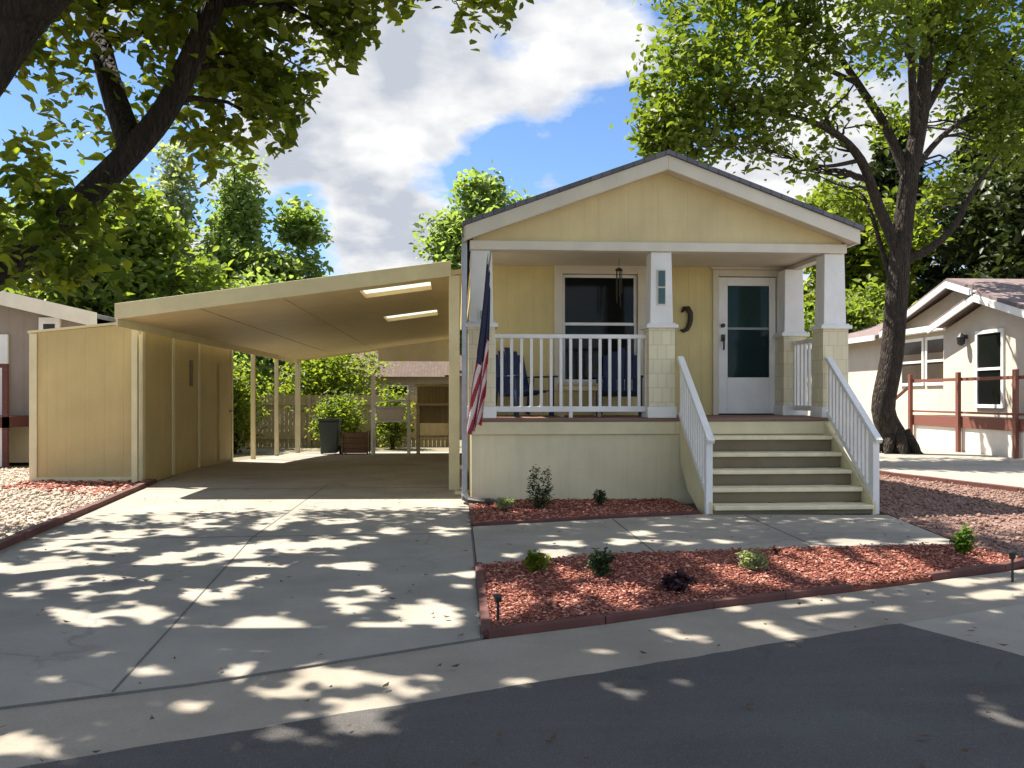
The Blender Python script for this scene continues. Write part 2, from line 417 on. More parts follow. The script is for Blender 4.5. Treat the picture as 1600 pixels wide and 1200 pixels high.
# neighbour's drive on the right
struct('neighbor_driveway', MB().slab([(9.3, 8.7), (16, 11), (22, 19), (12.62, 19), (12.62, 30), (7.4, 30), (7.62, 14.6), (8.2, 12.0)], -.05, .010), M['concrete'])
# planting beds
bedF = [(.17, 4.99), (.9, 5.27), (1.68, 5.61), (2.82, 6.03), (4.4, 6.66), (4.78, 6.95), (4.68, 7.72), (3.0, 7.62), (1.32, 7.44), (.17, 7.02)]
struct('mulch_bed', MB().slab(bedF, -.05, .02), M['soil'])
bedH = [(.17, 9.22), (1.6, 9.68), (2.86, 9.98), (2.86, 11.4), (.17, 11.4)]
struct('mulch_bed', MB().slab(bedH, -.05, .02), M['soil'])
bedS = [(-6.9, 13.4), (-4.95, 12.3), (-4.9, 14.4), (-6.9, 14.4)]
struct('mulch_bed', MB().slab(bedS, -.05, .016), M['soil'])
bedR = [(4.85, 6.9), (9.3, 8.75), (8.15, 12.0), (7.55, 14.6), (7.3, 30), (5.3, 30), (5.3, 11.3), (5.08, 9.8), (4.76, 7.8)]
struct('gravel_bed', MB().slab(bedR, -.05, .012), M['pinkgravel'])
bedL = [(-12, 6.5), (-4.2, 6.5), (-4.22, 8.04), (-4.54, 10.92), (-4.93, 13.2), (-6.9, 13.4), (-6.9, 17), (-12, 17)]
struct('gravel_bed', MB().slab(bedL, -.05, .014), M['gravel'])

def inside(P, poly):
    x, y = P[:, 0], P[:, 1]; c = np.zeros(len(P), bool); n = len(poly)
    for i in range(n):
        x0, y0 = poly[i]; x1, y1 = poly[(i + 1) % n]
        if y0 == y1: continue
        t = ((y0 > y) != (y1 > y)) & (x < (x1 - x0) * (y - y0) / (y1 - y0) + x0); c ^= t
    return c
def raw_mesh(name, V, F, mat, parent=None, origin=None):
    off = np.array(world_loc(parent) if parent else Vector(origin or (0, 0, 0)))
    me = bpy.data.meshes.new(name); V = (V - off).astype(np.float32); k = F.shape[1]
    me.vertices.add(len(V)); me.vertices.foreach_set('co', V.ravel())
    me.loops.add(F.size); me.loops.foreach_set('vertex_index', F.ravel().astype(np.int32))
    me.polygons.add(len(F)); me.polygons.foreach_set('loop_start', np.arange(0, F.size, k, dtype=np.int32))
    me.polygons.foreach_set('loop_total', np.full(len(F), k, np.int32))
    me.update(calc_edges=True); me.validate(); me.materials.append(mat)
    o = bpy.data.objects.new(name, me); COL.objects.link(o)
    if parent: o.parent = parent
    else: o.location = tuple(off)
    return o
def scatter(name, polys, n, size, flat, mat, z=.02, pile=.02):
    pts = []
    for poly in polys:
        a = np.array(poly); lo, hi = a.min(0), a.max(0); P = RNG.uniform(lo, hi, (int(n), 2)); pts.append(P[inside(P, poly)])
    P = np.vstack(pts); m = len(P)
    sz = size * np.clip(RNG.lognormal(-.05, .45, m), .35, 2.6); ang = RNG.uniform(0, 6.28, m); tl = RNG.normal(0, .22, (m, 2))
    base = np.array([[1, 0, 0], [0, 1, 0], [-1, 0, 0], [0, -1, 0], [0, 0, 1], [0, 0, -1]], float)
    V = base[None] * np.stack([sz, sz * RNG.uniform(.35, .8, m), sz * flat], 1)[:, None, :]
    V[:, :, 2] += V[:, :, 0] * tl[:, :1] + V[:, :, 1] * tl[:, 1:]
    c, s = np.cos(ang)[:, None], np.sin(ang)[:, None]
    X = V[:, :, 0] * c - V[:, :, 1] * s + P[:, :1]; Y = V[:, :, 0] * s + V[:, :, 1] * c + P[:, 1:]
    Z = V[:, :, 2] + z + np.abs(RNG.normal(0, pile, m))[:, None]
    W = np.stack([X, Y, Z], 2).reshape(-1, 3)
    f = np.array([[0, 1, 4], [1, 2, 4], [2, 3, 4], [3, 0, 4], [1, 0, 5], [2, 1, 5], [3, 2, 5], [0, 3, 5]])
    F = (f[None] + (np.arange(m) * 6)[:, None, None]).reshape(-1, 3)
    o = raw_mesh(name, W, F, mat); o['kind'] = 'stuff'; return o
scatter('mulch', [bedF], 52000, .0125, .3, M['chips'], .022, .012)
scatter('mulch', [bedH], 18000, .017, .3, M['chips'], .022, .012)
scatter('mulch', [bedS], 2500, .035, .3, M['chips'], .02, .012)
scatter('gravel', [[(-9.5, 7.2), (-4.25, 7.2), (-4.54, 10.92), (-4.93, 13.2), (-6.9, 13.4), (-6.9, 17), (-9.5, 17)]], 15000, .028, .7, M['pebbles'], .014, .008)
scatter('gravel', [[(4.85, 6.9), (8.6, 8.5), (8.1, 12.0), (7.55, 14.6), (7.3, 20), (5.3, 20), (5.3, 11.3), (5.08, 9.8), (4.76, 7.8)]], 16000, .019, .6, M['pinkpebbles'], .013, .007)

def litter(n):      # dry leaves and grit lying about
    P = RNG.uniform((-4.2, 2.8), (5.0, 12.5), (n, 2)); ang = RNG.uniform(0, 6.28, n); L_ = RNG.uniform(.012, .035, n)
    c, s = np.cos(ang) * L_, np.sin(ang) * L_; z = np.full(n, .03) 
    V = np.stack([np.stack([P[:, 0] + c, P[:, 1] + s, z + RNG.uniform(0, .012, n)], 1), np.stack([P[:, 0] - s * .45, P[:, 1] + c * .45, z], 1), np.stack([P[:, 0] - c, P[:, 1] - s, z + RNG.uniform(0, .012, n)], 1), np.stack([P[:, 0] + s * .45, P[:, 1] - c * .45, z], 1)], 1).reshape(-1, 3)
    o = raw_mesh('leaf_litter', V, np.arange(n * 4).reshape(-1, 4), M['leaf_brown']); o['kind'] = 'stuff'
litter(420)
def edging(pts, label, w=.06, h=.06, brick=.0):
    e = MB()
    for a, b in zip(pts, pts[1:]):
        a = Vector((a[0], a[1], h / 2 - .01)); b = Vector((b[0], b[1], h / 2 - .01)); L = (b - a).length
        n = max(1, round(L / .6)); dv = (b - a) / n
        for i in range(n):
            e.beam(a + dv * (i + .003), a + dv * (i + .997), w * random.uniform(.96, 1.04), h * random.uniform(.9, 1.06))
    return tag(put('garden_edging', e, M['edging'], bevel=.006, origin=(pts[0][0], pts[0][1], 0)), label, 'edging')
edging([(.17, 7.04), (.17, 4.99), (.9, 5.27), (1.68, 5.61), (2.82, 6.03)], 'dark red edging along the front of the street side mulch bed')
edging([(3.6, 6.36), (4.4, 6.69), (4.8, 6.95)], 'short dark red edging at the right tip of the mulch bed')
edging([(.17, 11.2), (.17, 9.22), (1.6, 9.68), (2.82, 9.98)], 'dark red edging round the mulch bed below the porch')
edging([(-4.0, 6.4), (-4.17, 8.04), (-4.50, 10.92), (-4.9, 14.2)], 'dark red edging between the gravel and the driveway', .09, .09)
edging([(8.9, 9.6), (8.17, 12.0), (7.57, 14.6), (7.4, 18)], 'dark edging beside the neighbour driveway on the right', .09, .09)

# ------------------------------------------------------------------ the yellow house
HX0, HX1, YF, YW, YB = .18, 5.22, 11.3, 13.05, 26.0
DZ = 1.12
house = thing('house', 'pale yellow manufactured house with gabled front porch and white stair rails', 'house', (2.7, YF, 0))
# walls with true openings for window and door
wx0, wx1, wz0, wz1 = 1.60, 2.76, 1.62, 3.28
dx0, dx1, dz1 = 4.02, 4.94, 3.26
w = MB()
w.box(HX0 + .02, wx0, YW, YW + .14, 0, 3.5); w.box(wx0, wx1, YW, YW + .14, 0, wz0); w.box(wx0, wx1, YW, YW + .14, wz1, 3.5)
w.box(wx1, dx0, YW, YW + .14, 0, 3.5); w.box(dx0, dx1, YW, YW + .14, dz1, 3.5); w.box(dx1, HX1 - .02, YW, YW + .14, 0, 3.5)
w.box(dx0, dx1, YW, YW + .14, 0, DZ)
w.box(HX0 + .02, HX0 + .16, YW + .14, YB, -.6, 3.5); w.box(HX1 - .16, HX1 - .02, YW + .14, YB, -.6, 3.5)
w.prism_y([(HX0 + .16, -.6), (HX1 - .16, -.6), (HX1 - .16, 3.5), (2.7, 4.3), (HX0 + .16, 3.5)], YB - .14, YB - .002)
put('wall', w, M['siding'], house)
# gable
RK = .31   # roof slope
YR = 11.05
EXL, EXR, PX, PZ, EZ = .10, 5.32, 2.74, 4.56, 3.61
def roofz(x): return PZ - (PZ - EZ) * (abs(x - PX) / (PX - EXL if x < PX else EXR - PX))
g = MB(); g.prism_y([(HX0 + .02, 3.46), (HX1 - .02, 3.46), (HX1 - .02, roofz(HX1) - .152), (PX, PZ - .152), (HX0 + .02, roofz(HX0) - .152)], YF + .04, YF + .14)
put('gable', g, M['siding_front'], house)
rf = MB()
for xa, xb in ((EXL - .04, PX), (PX, EXR + .04)):
    za, zb = roofz(xa), roofz(xb)
    rf.prism_y([(xa, za), (xb, zb), (xb, zb + .055), (xa, za + .055)], YR - .04, YB + .3)
put('roof', rf, M['roof'], house)
f = MB()
for xa, xb in ((EXL, PX), (PX, EXR)):
    f.prism_y([(xa, roofz(xa) - .19), (xb, roofz(xb) - .19), (xb, roofz(xb) - .003), (xa, roofz(xa) - .003)], YR, YR + .045)
put('rake_board', f, M['trim'], house, bevel=.006)
sf = MB()
for xa, xb in ((EXL + .03, PX), (PX, EXR - .03)):
    sf.prism_y([(xa, roofz(xa) - .16), (xb, roofz(xb) - .16), (xb, roofz(xb) - .15), (xa, roofz(xa) - .15)], YR + .046, YF + .039)
put('soffit', sf, M['beige'], house)
for xa in (EXL, EXR): put('eave_board', MB().box(xa - .02, xa + .02, YR + .05, YB + .2, EZ - .17, EZ - .005), M['trim'], house)
put('beam', MB().box(HX0 - .02, HX1 + .02, YF - .03, YF + .16, 3.335, 3.455), M['trim'], house, bevel=.008)
put('porch_ceiling', MB().box(HX0 + .03, HX1 - .03, YF + .165, YW - .005, 3.40, 3.44), M['beige'], house)
for xa in (HX0, HX1 - .14): put('side_beam', MB().box(xa, xa + .14, YF + .165, YW - .003, 3.335, 3.395), M['trim'], house)
# the deck and what is under it
put('porch_floor', MB().box(HX0 - .03, HX1 + .03, YF - .03, YW - .003, DZ - .045, DZ), M['deck'], house, bevel=.006)
put('porch_band', MB().box(HX0 - .01, 2.90, YF - .012, YF + .1, .90, DZ - .048).box(2.90, 4.98, YF - .008, YF + .1, .90, DZ - .048).box(4.98, HX1 + .01, YF - .012, YF + .1, .90, DZ - .048), M['cream'], house, bevel=.008)
sk = MB(); sk.box(HX0, HX1, YF + .03, YF + .1, -.03, .897)
sk.box(HX1 - .08, HX1, YF + .1, YW - .003, -.03, DZ - .05); sk.box(HX0, HX0 + .08, YF + .1, YW - .003, -.03, DZ - .05)
put('skirting', sk, M['skirt'], house)
# columns: shingled pier, cap, tapered shaft
def column(cx, cy, half=False):
    c = put('column', MB().hexa([(cx - .155, cy - .155, 2.375), (cx + .155, cy - .155, 2.375), (cx + .155, cy + .155, 2.375), (cx - .155, cy + .155, 2.375)],
            [(cx - .138, cy - .138, 3.333), (cx + .138, cy - .138, 3.333), (cx + .138, cy + .138, 3.333), (cx - .138, cy + .138, 3.333)]), M['white'], house, bevel=.008)
    put('pier', MB().box(cx - .175, cx + .175, cy - .175, cy + .175, DZ + .15, 2.315), M['shingle_cream'], c)
    put('cap', MB().box(cx - .215, cx + .215, cy - .215, cy + .215, 2.315, 2.365).box(cx - .185, cx + .185, cy - .185, cy + .185, 2.365, 2.385), M['white'], c, bevel=.008)
    put('base', MB().box(cx - .195, cx + .195, cy - .195, cy + .195, DZ, DZ + .148), M['white'], c, bevel=.008)
CY = YF + .16
for cx in (.315, 2.715, 5.09): column(cx, CY)
column(5.09, YW - .19)
# porch railings
def rail_run(a, b, n, z0, name='porch_railing', mid=True):
    a = Vector(a); b = Vector(b)
    r = MB(); r.beam(a + Vector((0, 0, z0 + 1.09)), b + Vector((0, 0, z0 + 1.09)), .075, .055); r.beam(a + Vector((0, 0, z0 + .115)), b + Vector((0, 0, z0 + .115)), .05, .075)
    for e_ in (a, b):
        r.box(e_.x - .018, e_.x + .018, e_.y - .018, e_.y + .018, z0 + .08, z0 + 1.1)
    if mid:
        m = (a + b) / 2; r.box(m.x - .025, m.x + .025, m.y - .025, m.y + .025, z0, z0 + .077)
    o = put(name, r, M['white'], house, bevel=.006)
    for i in range(n):
        p = a.lerp(b, (i + .75) / (n + .5)); put('baluster', MB().box(p.x - .019, p.x + .019, p.y - .019, p.y + .019, z0 + .153, z0 + 1.062), M['white'], o)
    return o
rail_run((.49, CY, 0), (2.54, CY, 0), 15, DZ)
rail_run((5.09, CY + .175, 0), (5.09, YW - .365, 0), 7, DZ, mid=False)
rail_run((.315, CY + .175, 0), (.315, YW - .02, 0), 8, DZ, mid=False)
# stairs
SX0, SX1 = 3.0, 4.92
TZ = [.887, .686, .490, .300, .118]
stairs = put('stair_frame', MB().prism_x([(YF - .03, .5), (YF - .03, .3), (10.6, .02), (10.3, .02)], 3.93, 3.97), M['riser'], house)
for sx in (SX0 - .045, SX1 + .005):
    st = MB(); st.prism_x([(YF - .03, DZ - .06), (YF - .03, .55), (10.9, .2), (10.35, -.02), (9.92, -.02), (9.92, .16)], sx, sx + .04)
    put('stringer', st, M['cream'], stairs, bevel=.004)
for k, z in enumerate(TZ):
    yn = YF - .315 - .28 * k
    put('tread', MB().box(SX0, SX1, yn, yn + .31, z - .05, z), M['tread'], stairs, bevel=.01)
    zb = (TZ[k + 1] if k < 4 else .012)
    ztop = z - .052
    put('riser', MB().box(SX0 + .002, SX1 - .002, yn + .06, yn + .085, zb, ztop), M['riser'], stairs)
def stair_rail(x):
    ya, yb = YF - .04, 9.86; za, zb = 1.92, .87
    dy = Vector((0, yb - ya, zb - za)).normalized()
    r = MB(); r.beam((x, ya, za), (x, yb, zb), .085, .055); r.beam((x, ya, za - .74), (x, 9.95, za - .74 + (9.95 - ya) * (zb - za) / (yb - ya)), .045, .06)
    r.box(x - .04, x + .04, 9.93, 10.01, 0, zb + .03)
    o = put('stair_railing', r, M['white'], house, bevel=.006)
    n = 12
    for i in range(n):
        y = ya + (9.99 - ya) * (i + .6) / (n + .4); zt = za + (y - ya) * (zb - za) / (yb - ya)
        put('baluster', MB().box(x - .018, x + .018, y - .018, y + .018, zt - .71, zt - .03), M['white'], o)
stair_rail(2.955); stair_rail(4.975)
# window
wf = MB(); fr = .13
wf.box(wx0 - fr, wx0, YW - .035, YW + .03, wz0 - fr, wz1 + .16); wf.box(wx1, wx1 + fr, YW - .035, YW + .03, wz0 - fr, wz1 + .16)
wf.box(wx0, wx1, YW - .035, YW + .03, wz1, wz1 + .16); wf.box(wx0, wx1, YW - .035, YW + .03, wz0 - fr, wz0)
win = put('window', wf, M['beige'], house, bevel=.006)
sh = MB()
for z0, z1, y in ((wz0 + .002, 2.54, YW + .035), (2.47, wz1 - .002, YW + .065)):
    t = .045
    sh.box(wx0 + .002, wx0 + t, y, y + .03, z0, z1); sh.box(wx1 - t, wx1 - .002, y, y + .03, z0, z1); sh.box(wx0 + t, wx1 - t, y, y + .03, z0, z0 + t); sh.box(wx0 + t, wx1 - t, y, y + .03, z1 - t, z1)
put('sash', sh, M['white'], win, bevel=.004)
put('pane', MB().box(wx0 + .03, wx1 - .03, YW + .048, YW + .053, wz0 + .03, 2.51).box(wx0 + .03, wx1 - .03, YW + .078, YW + .083, 2.5, wz1 - .03), M['glass'], win)
# door
df = MB(); df.box(dx0 - .09, dx0, YW - .04, YW + .03, DZ, dz1 + .1); df.box(dx1, dx1 + .09, YW - .04, YW + .03, DZ, dz1 + .1); df.box(dx0, dx1, YW - .04, YW + .03, dz1, dz1 + .1)
df.box(dx0 - .12, dx1 + .12, YW - .05, YW - .002, dz1 + .103, dz1 + .15)
put('door_frame', df, M['beige'], house, bevel=.006)
gx0, gx1, gz0, gz1 = 4.17, 4.83, 1.70, 3.12
dd = MB(); dd.box(dx0 + .01, gx0, YW + .0, YW + .045, DZ + .02, dz1 - .01); dd.box(gx1, dx1 - .01, YW + .0, YW + .045, DZ + .02, dz1 - .01)
dd.box(gx0, gx1, YW + .0, YW + .045, DZ + .02, gz0); dd.box(gx0, gx1, YW + .0, YW + .045, gz1, dz1 - .01)
door = put('door', dd, M['white'], house, bevel=.005)
put('glass_panel', MB().box(gx0 - .004, gx1 + .004, YW + .02, YW + .026, gz0 - .004, 2.43), M['glass3'], door)
put('glass_panel', MB().box(gx0 - .004, gx1 + .004, YW + .028, YW + .034, 2.434, gz1 + .004), M['glass2'], door)
gb = MB(); gb.box(gx0, gx1, YW + .016, YW + .0275, 2.44, 2.475)
put('blind', gb, M['blind'], door)
put('door_handle', MB().tube([(4.09, YW - .06, 2.12), (4.09, YW - .075, 2.2), (4.09, YW - .06, 2.30)], .014, 8).box(4.065, 4.115, YW - .05, YW - .002, 2.26, 2.36), M['bronze'], door, smooth=False)
put('door_handle', MB().tube([(4.09, YW - .001, 2.50), (4.09, YW - .04, 2.50)], .033, 12), M['bronze'], door)
# downspout and corner board
ds = MB(); ds.box(.055, .125, YF - .02, YF + .05, .12, 3.42); ds.beam((.09, YF + .015, 3.42), (.09, YF - .08, 3.5), .07, .06); ds.box(.05, .13, YF - .19, YF + .05, .06, .13)
put('downspout', ds, M['metal'], house, bevel=.008)

# things on the porch
def chair(loc, rz, label):
    t = thing('porch_chair', label, 'chair', loc, 'navy chairs on the porch'); 
    c, s = math.cos(rz), math.sin(rz)
    def T(mb):
        mb.v = [(loc[0] + x * c - y * s, loc[1] + x * s + y * c, loc[2] + z) for x, y, z in mb.v]; return mb
    for i, x in enumerate((-.2, -.1, 0, .1, .2)):
        pass
    bk = MB()
    for x in (-.22, -.11, 0, .11, .22):
        top = 1.02 - abs(x) * .5; bk.hexa([(x - .05, .2, .3), (x + .05, .2, .3), (x + .05, .225, .3), (x - .05, .225, .3)], [(x - .052, .42, top), (x + .052, .42, top), (x + .052, .445, top), (x - .052, .445, top)])
    put('backrest', T(bk), M['blue'], t, bevel=.006)
    se = MB()
    for k in range(5): se.box(-.27, .27, -.32 + k * .11, -.225 + k * .11, .355 - k * .018, .375 - k * .018)
    put('seat', T(se), M['blue'], t, bevel=.005)
    for sx in (-.31, .31): put('armrest', T(MB().box(sx - .06, sx + .06, -.38, .3, .56, .585)), M['blue'], t, bevel=.008)
    for sx in (-.30, .30):
        put('leg', T(MB().box(sx - .02, sx + .02, -.34, -.26, 0, .558)), M['blue'], t); put('leg', T(MB().beam((sx, .34, .02), (sx, .22, .558), .04, .07)), M['blue'], t)
    return t
chair((.95, 12.5, DZ), R(28), 'navy slatted porch chair on the left, beside the flag')
chair((2.38, 12.5, DZ), R(-14), 'navy slatted porch chair in front of the window, beside the centre column')
tb = thing('side_table', 'small pale slatted table between the two navy porch chairs', 'table', (1.72, 12.1, DZ))
tt = MB()
for k in range(5): tt.box(1.43, 2.01, 11.90 + k * .085, 11.975 + k * .085, DZ + .44, DZ + .465)
put('tabletop', tt, M['wood'], tb, bevel=.004)
for x, y in ((1.46, 11.93), (1.98, 11.93), (1.46, 12.29), (1.98, 12.29)): put('leg', MB().box(x - .022, x + .022, y - .022, y + .022, DZ, DZ + .438), M['wood'], tb)
for y in (11.92, 12.28): put('apron', MB().box(1.485, 1.955, y, y + .02, DZ + .37, DZ + .438), M['wood'], tb)
# house number plaque
pq = thing('number_plaque', 'narrow teal number plaque of two tiles on the centre porch column', 'plaque', (2.715, CY - .15, 2.68))
put('backing', MB().box(2.655, 2.775, CY - .165, CY - .14, 2.62, 3.10), M['trim'], pq, bevel=.003)
put('tile', MB().box(2.67, 2.76, CY - .175, CY - .164, 2.87, 3.08), M['teal'], pq, bevel=.004); put('tile', MB().box(2.67, 2.76, CY - .175, CY - .164, 2.64, 2.85), M['teal'], pq, bevel=.004)
# wall ornament
om = MB(); om.tube([(3.44, YW - .03, 2.70), (3.47, YW - .045, 2.76), (3.53, YW - .05, 2.76), (3.57, YW - .05, 2.69), (3.575, YW - .05, 2.60), (3.555, YW - .05, 2.51), (3.52, YW - .045, 2.44), (3.46, YW - .04, 2.41), (3.42, YW - .03, 2.43)], [.012, .035, .045, .042, .04, .038, .034, .026, .012], 8)
tag(put('wall_ornament', om, M['bronze'], smooth=True, origin=(3.5, YW, 2.6)), 'dark curled metal ornament on the yellow wall left of the door', 'ornament')
# wind chime
wc = thing('wind_chime', 'dark wind chime hanging from the porch ceiling before the window', 'wind chime', (2.33, 12.3, 3.4))
put('cord', MB().tube([(2.33, 12.3, 3.4), (2.33, 12.3, 3.27)], .004, 5), M['black'], wc)
put('hanger', MB().lathe((2.33, 12.3, 3.22), [(.005, .05), (.05, .03), (.055, 0)], 12), M['bronze'], wc)
for k in range(5):
    a = k * 1.257; x, y = 2.33 + .04 * math.cos(a), 12.3 + .04 * math.sin(a); put('chime_tube', MB().tube([(x, y, 3.215), (x, y, 2.9 - .05 * k)], .006, 6), M['bronze'], wc)
# flag
fl = thing('flag', 'striped flag with dark blue canton hanging from the left porch column', 'flag', (.40, YF, 2.3))
put('pole', MB().tube([(.33, YF - .01, 2.48), (.42, YF - .42, 3.25)], .012, 8), M['metal'], fl)
put('bracket', MB().box(.295, .365, YF - .03, YF + .0, 2.42, 2.53), M['metal'], fl)
nu, nv = 44, 60
top = [(.42, YF - .44, 3.27), (.35, YF - .12, 2.72)]
fv = np.zeros((nv + 1, nu + 1, 3))
for a in range(nv + 1):
    v = a / nv
    for b in range(nu + 1):
        u = b / nu
        wdt = .05 + .15 * min(1, v * 1.3) ** 1.1
        cx = .40 - .10 * v - .10 * v * v
        ph = u * 15 + v * 1.1
        x = cx + (u - .5) * wdt + .012 * math.sin(ph * .7 + 2)
        y = YF - .36 + .16 * u - .11 * v * (1 - u) + .05 * math.sin(ph) * (.25 + .75 * v)
        z = 3.24 - 2.2 * v - .14 * (1 - u) * v - .45 * u * (1 - v) ** 1.5 + .035 * math.sin(u * 9 + 1) * v
        fv[a, b] = (x, y, z)
def cloth(sel, name, m):
    mb = MB(); mb.v = [tuple(p) for p in fv.reshape(-1, 3)]
    for a in range(nv):
        for b in range(nu):
            if sel(a / nv, b / nu):
                i = a * (nu + 1) + b; mb.f.append((i, i + 1, i + nu + 2, i + nu + 1)); mb.mi.append(0)
    o = put(name, mb, m, fl, smooth=True); so = o.modifiers.new('thick', 'SOLIDIFY'); so.thickness = .004; return o
def stripe(v, u): return int((v * .95 + u * .62) * 9.5) % 2
CAN = lambda v, u: v < .50 + .1 * math.sin(u * 5)
cloth(lambda v, u: CAN(v, u), 'canton', M['flag_b'])
cloth(lambda v, u: not CAN(v, u) and stripe(v, u) == 0, 'red_stripes', M['flag_r'])
cloth(lambda v, u: not CAN(v, u) and stripe(v, u) == 1, 'white_stripes', M['flag_w'])
# black drain pipe at the house corner
dp = MB(); pts = [(.09, YF - .12, .10), (.16, YF - .3, .07), (.35, YF - .42, .065), (.62, YF - .4, .065)]
dp.tube(pts, .05, 10)
tag(put('drain_pipe', dp, M['black'], origin=(.09, YF - .12, 0)), 'short black drain pipe lying at the left corner of the yellow house', 'pipe')

# ------------------------------------------------------------------ carport
cp = thing('carport', 'cream carport with sloping flat roof between the shed and the yellow house', 'carport', (-2.5, 13, 0))
CX_0, CX_1, CYF, CYB = -4.92, .06, 12.75, 27.0
def cz(x): return 2.52 + (x + 4.95) * .1385
sky = [(13.25, 14.2), (17.5, 18.6)]; sxa, sxb = -1.5, -.42
def panel(mb, x0, x1, y0, y1, dz0, dz1):
    mb.hexa([(x0, y0, cz(x0) + dz0), (x1, y0, cz(x1) + dz0), (x1, y1, cz(x1) + dz0), (x0, y1, cz(x0) + dz0)], [(x0, y0, cz(x0) + dz1), (x1, y0, cz(x1) + dz1), (x1, y1, cz(x1) + dz1), (x0, y1, cz(x0) + dz1)])
r = MB(); ylist = [CYF + .05, sky[0][0], sky[0][1], sky[1][0], sky[1][1], CYB]
panel(r, CX_0, sxa, CYF + .05, CYB, .02, .09); panel(r, sxb, CX_1, CYF + .05, CYB, .02, .09)
for a, b in ((ylist[0], ylist[1]), (ylist[2], ylist[3]), (ylist[4], ylist[5])): panel(r, sxa, sxb, a, b, .02, .09)
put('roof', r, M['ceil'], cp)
for a, b in sky:
    s_ = MB(); panel(s_, sxa - .03, sxb + .03, a - .03, b + .03, .095, .103); put('skylight', s_, M['lightpanel'], cp)
f = MB(); f.hexa([(CX_0 - .03, CYF, cz(CX_0)), (-.10, CYF, cz(-.10)), (-.10, CYF + .045, cz(-.10)), (CX_0 - .03, CYF + .045, cz(CX_0))],
                 [(CX_0 - .03, CYF, cz(CX_0) + .225), (-.10, CYF, cz(-.10) + .225), (-.10, CYF + .045, cz(-.10) + .225), (CX_0 - .03, CYF + .045, cz(CX_0) + .225)])
put('fascia', f, M['cream'], cp, bevel=.006)
f = MB(); f.box(CX_0 - .03, CX_0 - .002, CYF + .05, CYB, cz(CX_0) - .10, cz(CX_0) + .2); put('eave_beam', f, M['cream'], cp)
f = MB()
f.hexa([(CX_0, CYB + .003, cz(CX_0) - .02), (CX_1, CYB + .003, cz(CX_1) - .02), (CX_1, CYB + .04, cz(CX_1) - .02), (CX_0, CYB + .04, cz(CX_0) - .02)], [(CX_0, CYB + .003, cz(CX_0) + .16), (CX_1, CYB + .003, cz(CX_1) + .16), (CX_1, CYB + .04, cz(CX_1) + .16), (CX_0, CYB + .04, cz(CX_0) + .16)])
put('rear_beam', f, M['cream'], cp)
# seams of the ceiling pans
for x in (-3.8, -2.6):
    sm = MB(); panel(sm, x - .012, x + .012, CYF + .06, CYB - .01, .008, .019); put('ceiling_seam', sm, M['ceil'], cp)
vl = MB(); vl.hexa([(-2.45, 26.8, 2.50), (-.02, 26.8, 2.50), (-.02, 26.84, 2.50), (-2.45, 26.84, 2.50)], [(-2.45, 26.8, cz(-2.45) + .015), (-.02, 26.8, cz(-.02) + .015), (-.02, 26.84, cz(-.02) + .015), (-2.45, 26.84, cz(-2.45) + .015)])
put('valance', vl, M['trim'], cp)
for x, y, wd in ((-4.95, 21.2, .10), (-4.95, 23.9, .10), (-4.93, 26.9, .14), (-5.13, 14.05, .09)):
    put('post', MB().box(x - wd / 2, x + wd / 2, y - wd / 2, y + wd / 2, floor_z(y) - .02, cz(max(x, -5)) + (.0 if x > -5 else -.0)), M['cream'], cp, bevel=.006)
put('post', MB().box(-.13, .03, 12.82, 12.96, 0, cz(-.05) + .015), M['cream'], cp, bevel=.006)

# ------------------------------------------------------------------ shed
sd = thing('storage_shed', 'tan panelled storage shed at the left side of the carport', 'shed', (-6, 14.3, 0))
s0, s1, sy0, sy1 = -6.88, -5.12, 14.3, 19.85
w = MB(); w.hexa([(s0, sy0, -.03), (s1, sy0, -.03), (s1, sy1, -.2), (s0, sy1, -.2)], [(s0, sy0, 2.42), (s1, sy0, 2.60), (s1, sy1, 2.60), (s0, sy1, 2.42)])
put('wall', w, M['shed'], sd)
r = MB(); r.hexa([(s0 - .02, sy0 - .03, 2.421), (s1 + .12, sy0 - .03, 2.621), (s1 + .12, sy1, 2.621), (s0 - .02, sy1, 2.421)], [(s0 - .02, sy0 - .03, 2.46), (s1 + .12, sy0 - .03, 2.66), (s1 + .12, sy1, 2.66), (s0 - .02, sy1, 2.46)])
put('roof', r, M['cream'], sd)
t = MB()
for q_ in ((s0 + .0, s0 + .12, sy0 - .022, sy0 - .001, .0, 2.42), (s1 - .12, s1, sy0 - .022, sy0 - .001, .0, 2.42), (s1 + .001, s1 + .022, sy0 - .022, sy0 + .1, .0, 2.5),
           (s1 + .001, s1 + .03, 15.75, 15.87, .0, 2.5), (s1 + .001, s1 + .03, 17.3, 17.4, .0, 2.5), (s1 + .001, s1 + .04, 19.75, 19.86, -.1, 2.55)):
    put('corner_trim', MB().box(*q_), M['cream'], sd, bevel=.005)
put('base_trim', MB().box(s0 + .12, s1 - .12, sy0 - .018, sy0 - .001, 0.0, .10), M['cream'], sd)
dr = put('door', MB().box(s1 + .001, s1 + .035, 18.75, 19.66, 0.02, 2.1), M['shed'], sd, bevel=.004)
put('door_knob', MB().lathe((s1 + .07, 19.56, 1.08), [(.01, -.03), (.04, -.02), (.045, 0), (.04, .02), (.01, .03)], 12), M['metal'], dr, smooth=True)
put('vent', MB().box(s1 + .001, s1 + .025, 16.8, 16.95, 1.6, 2.1), M['riser'], sd)

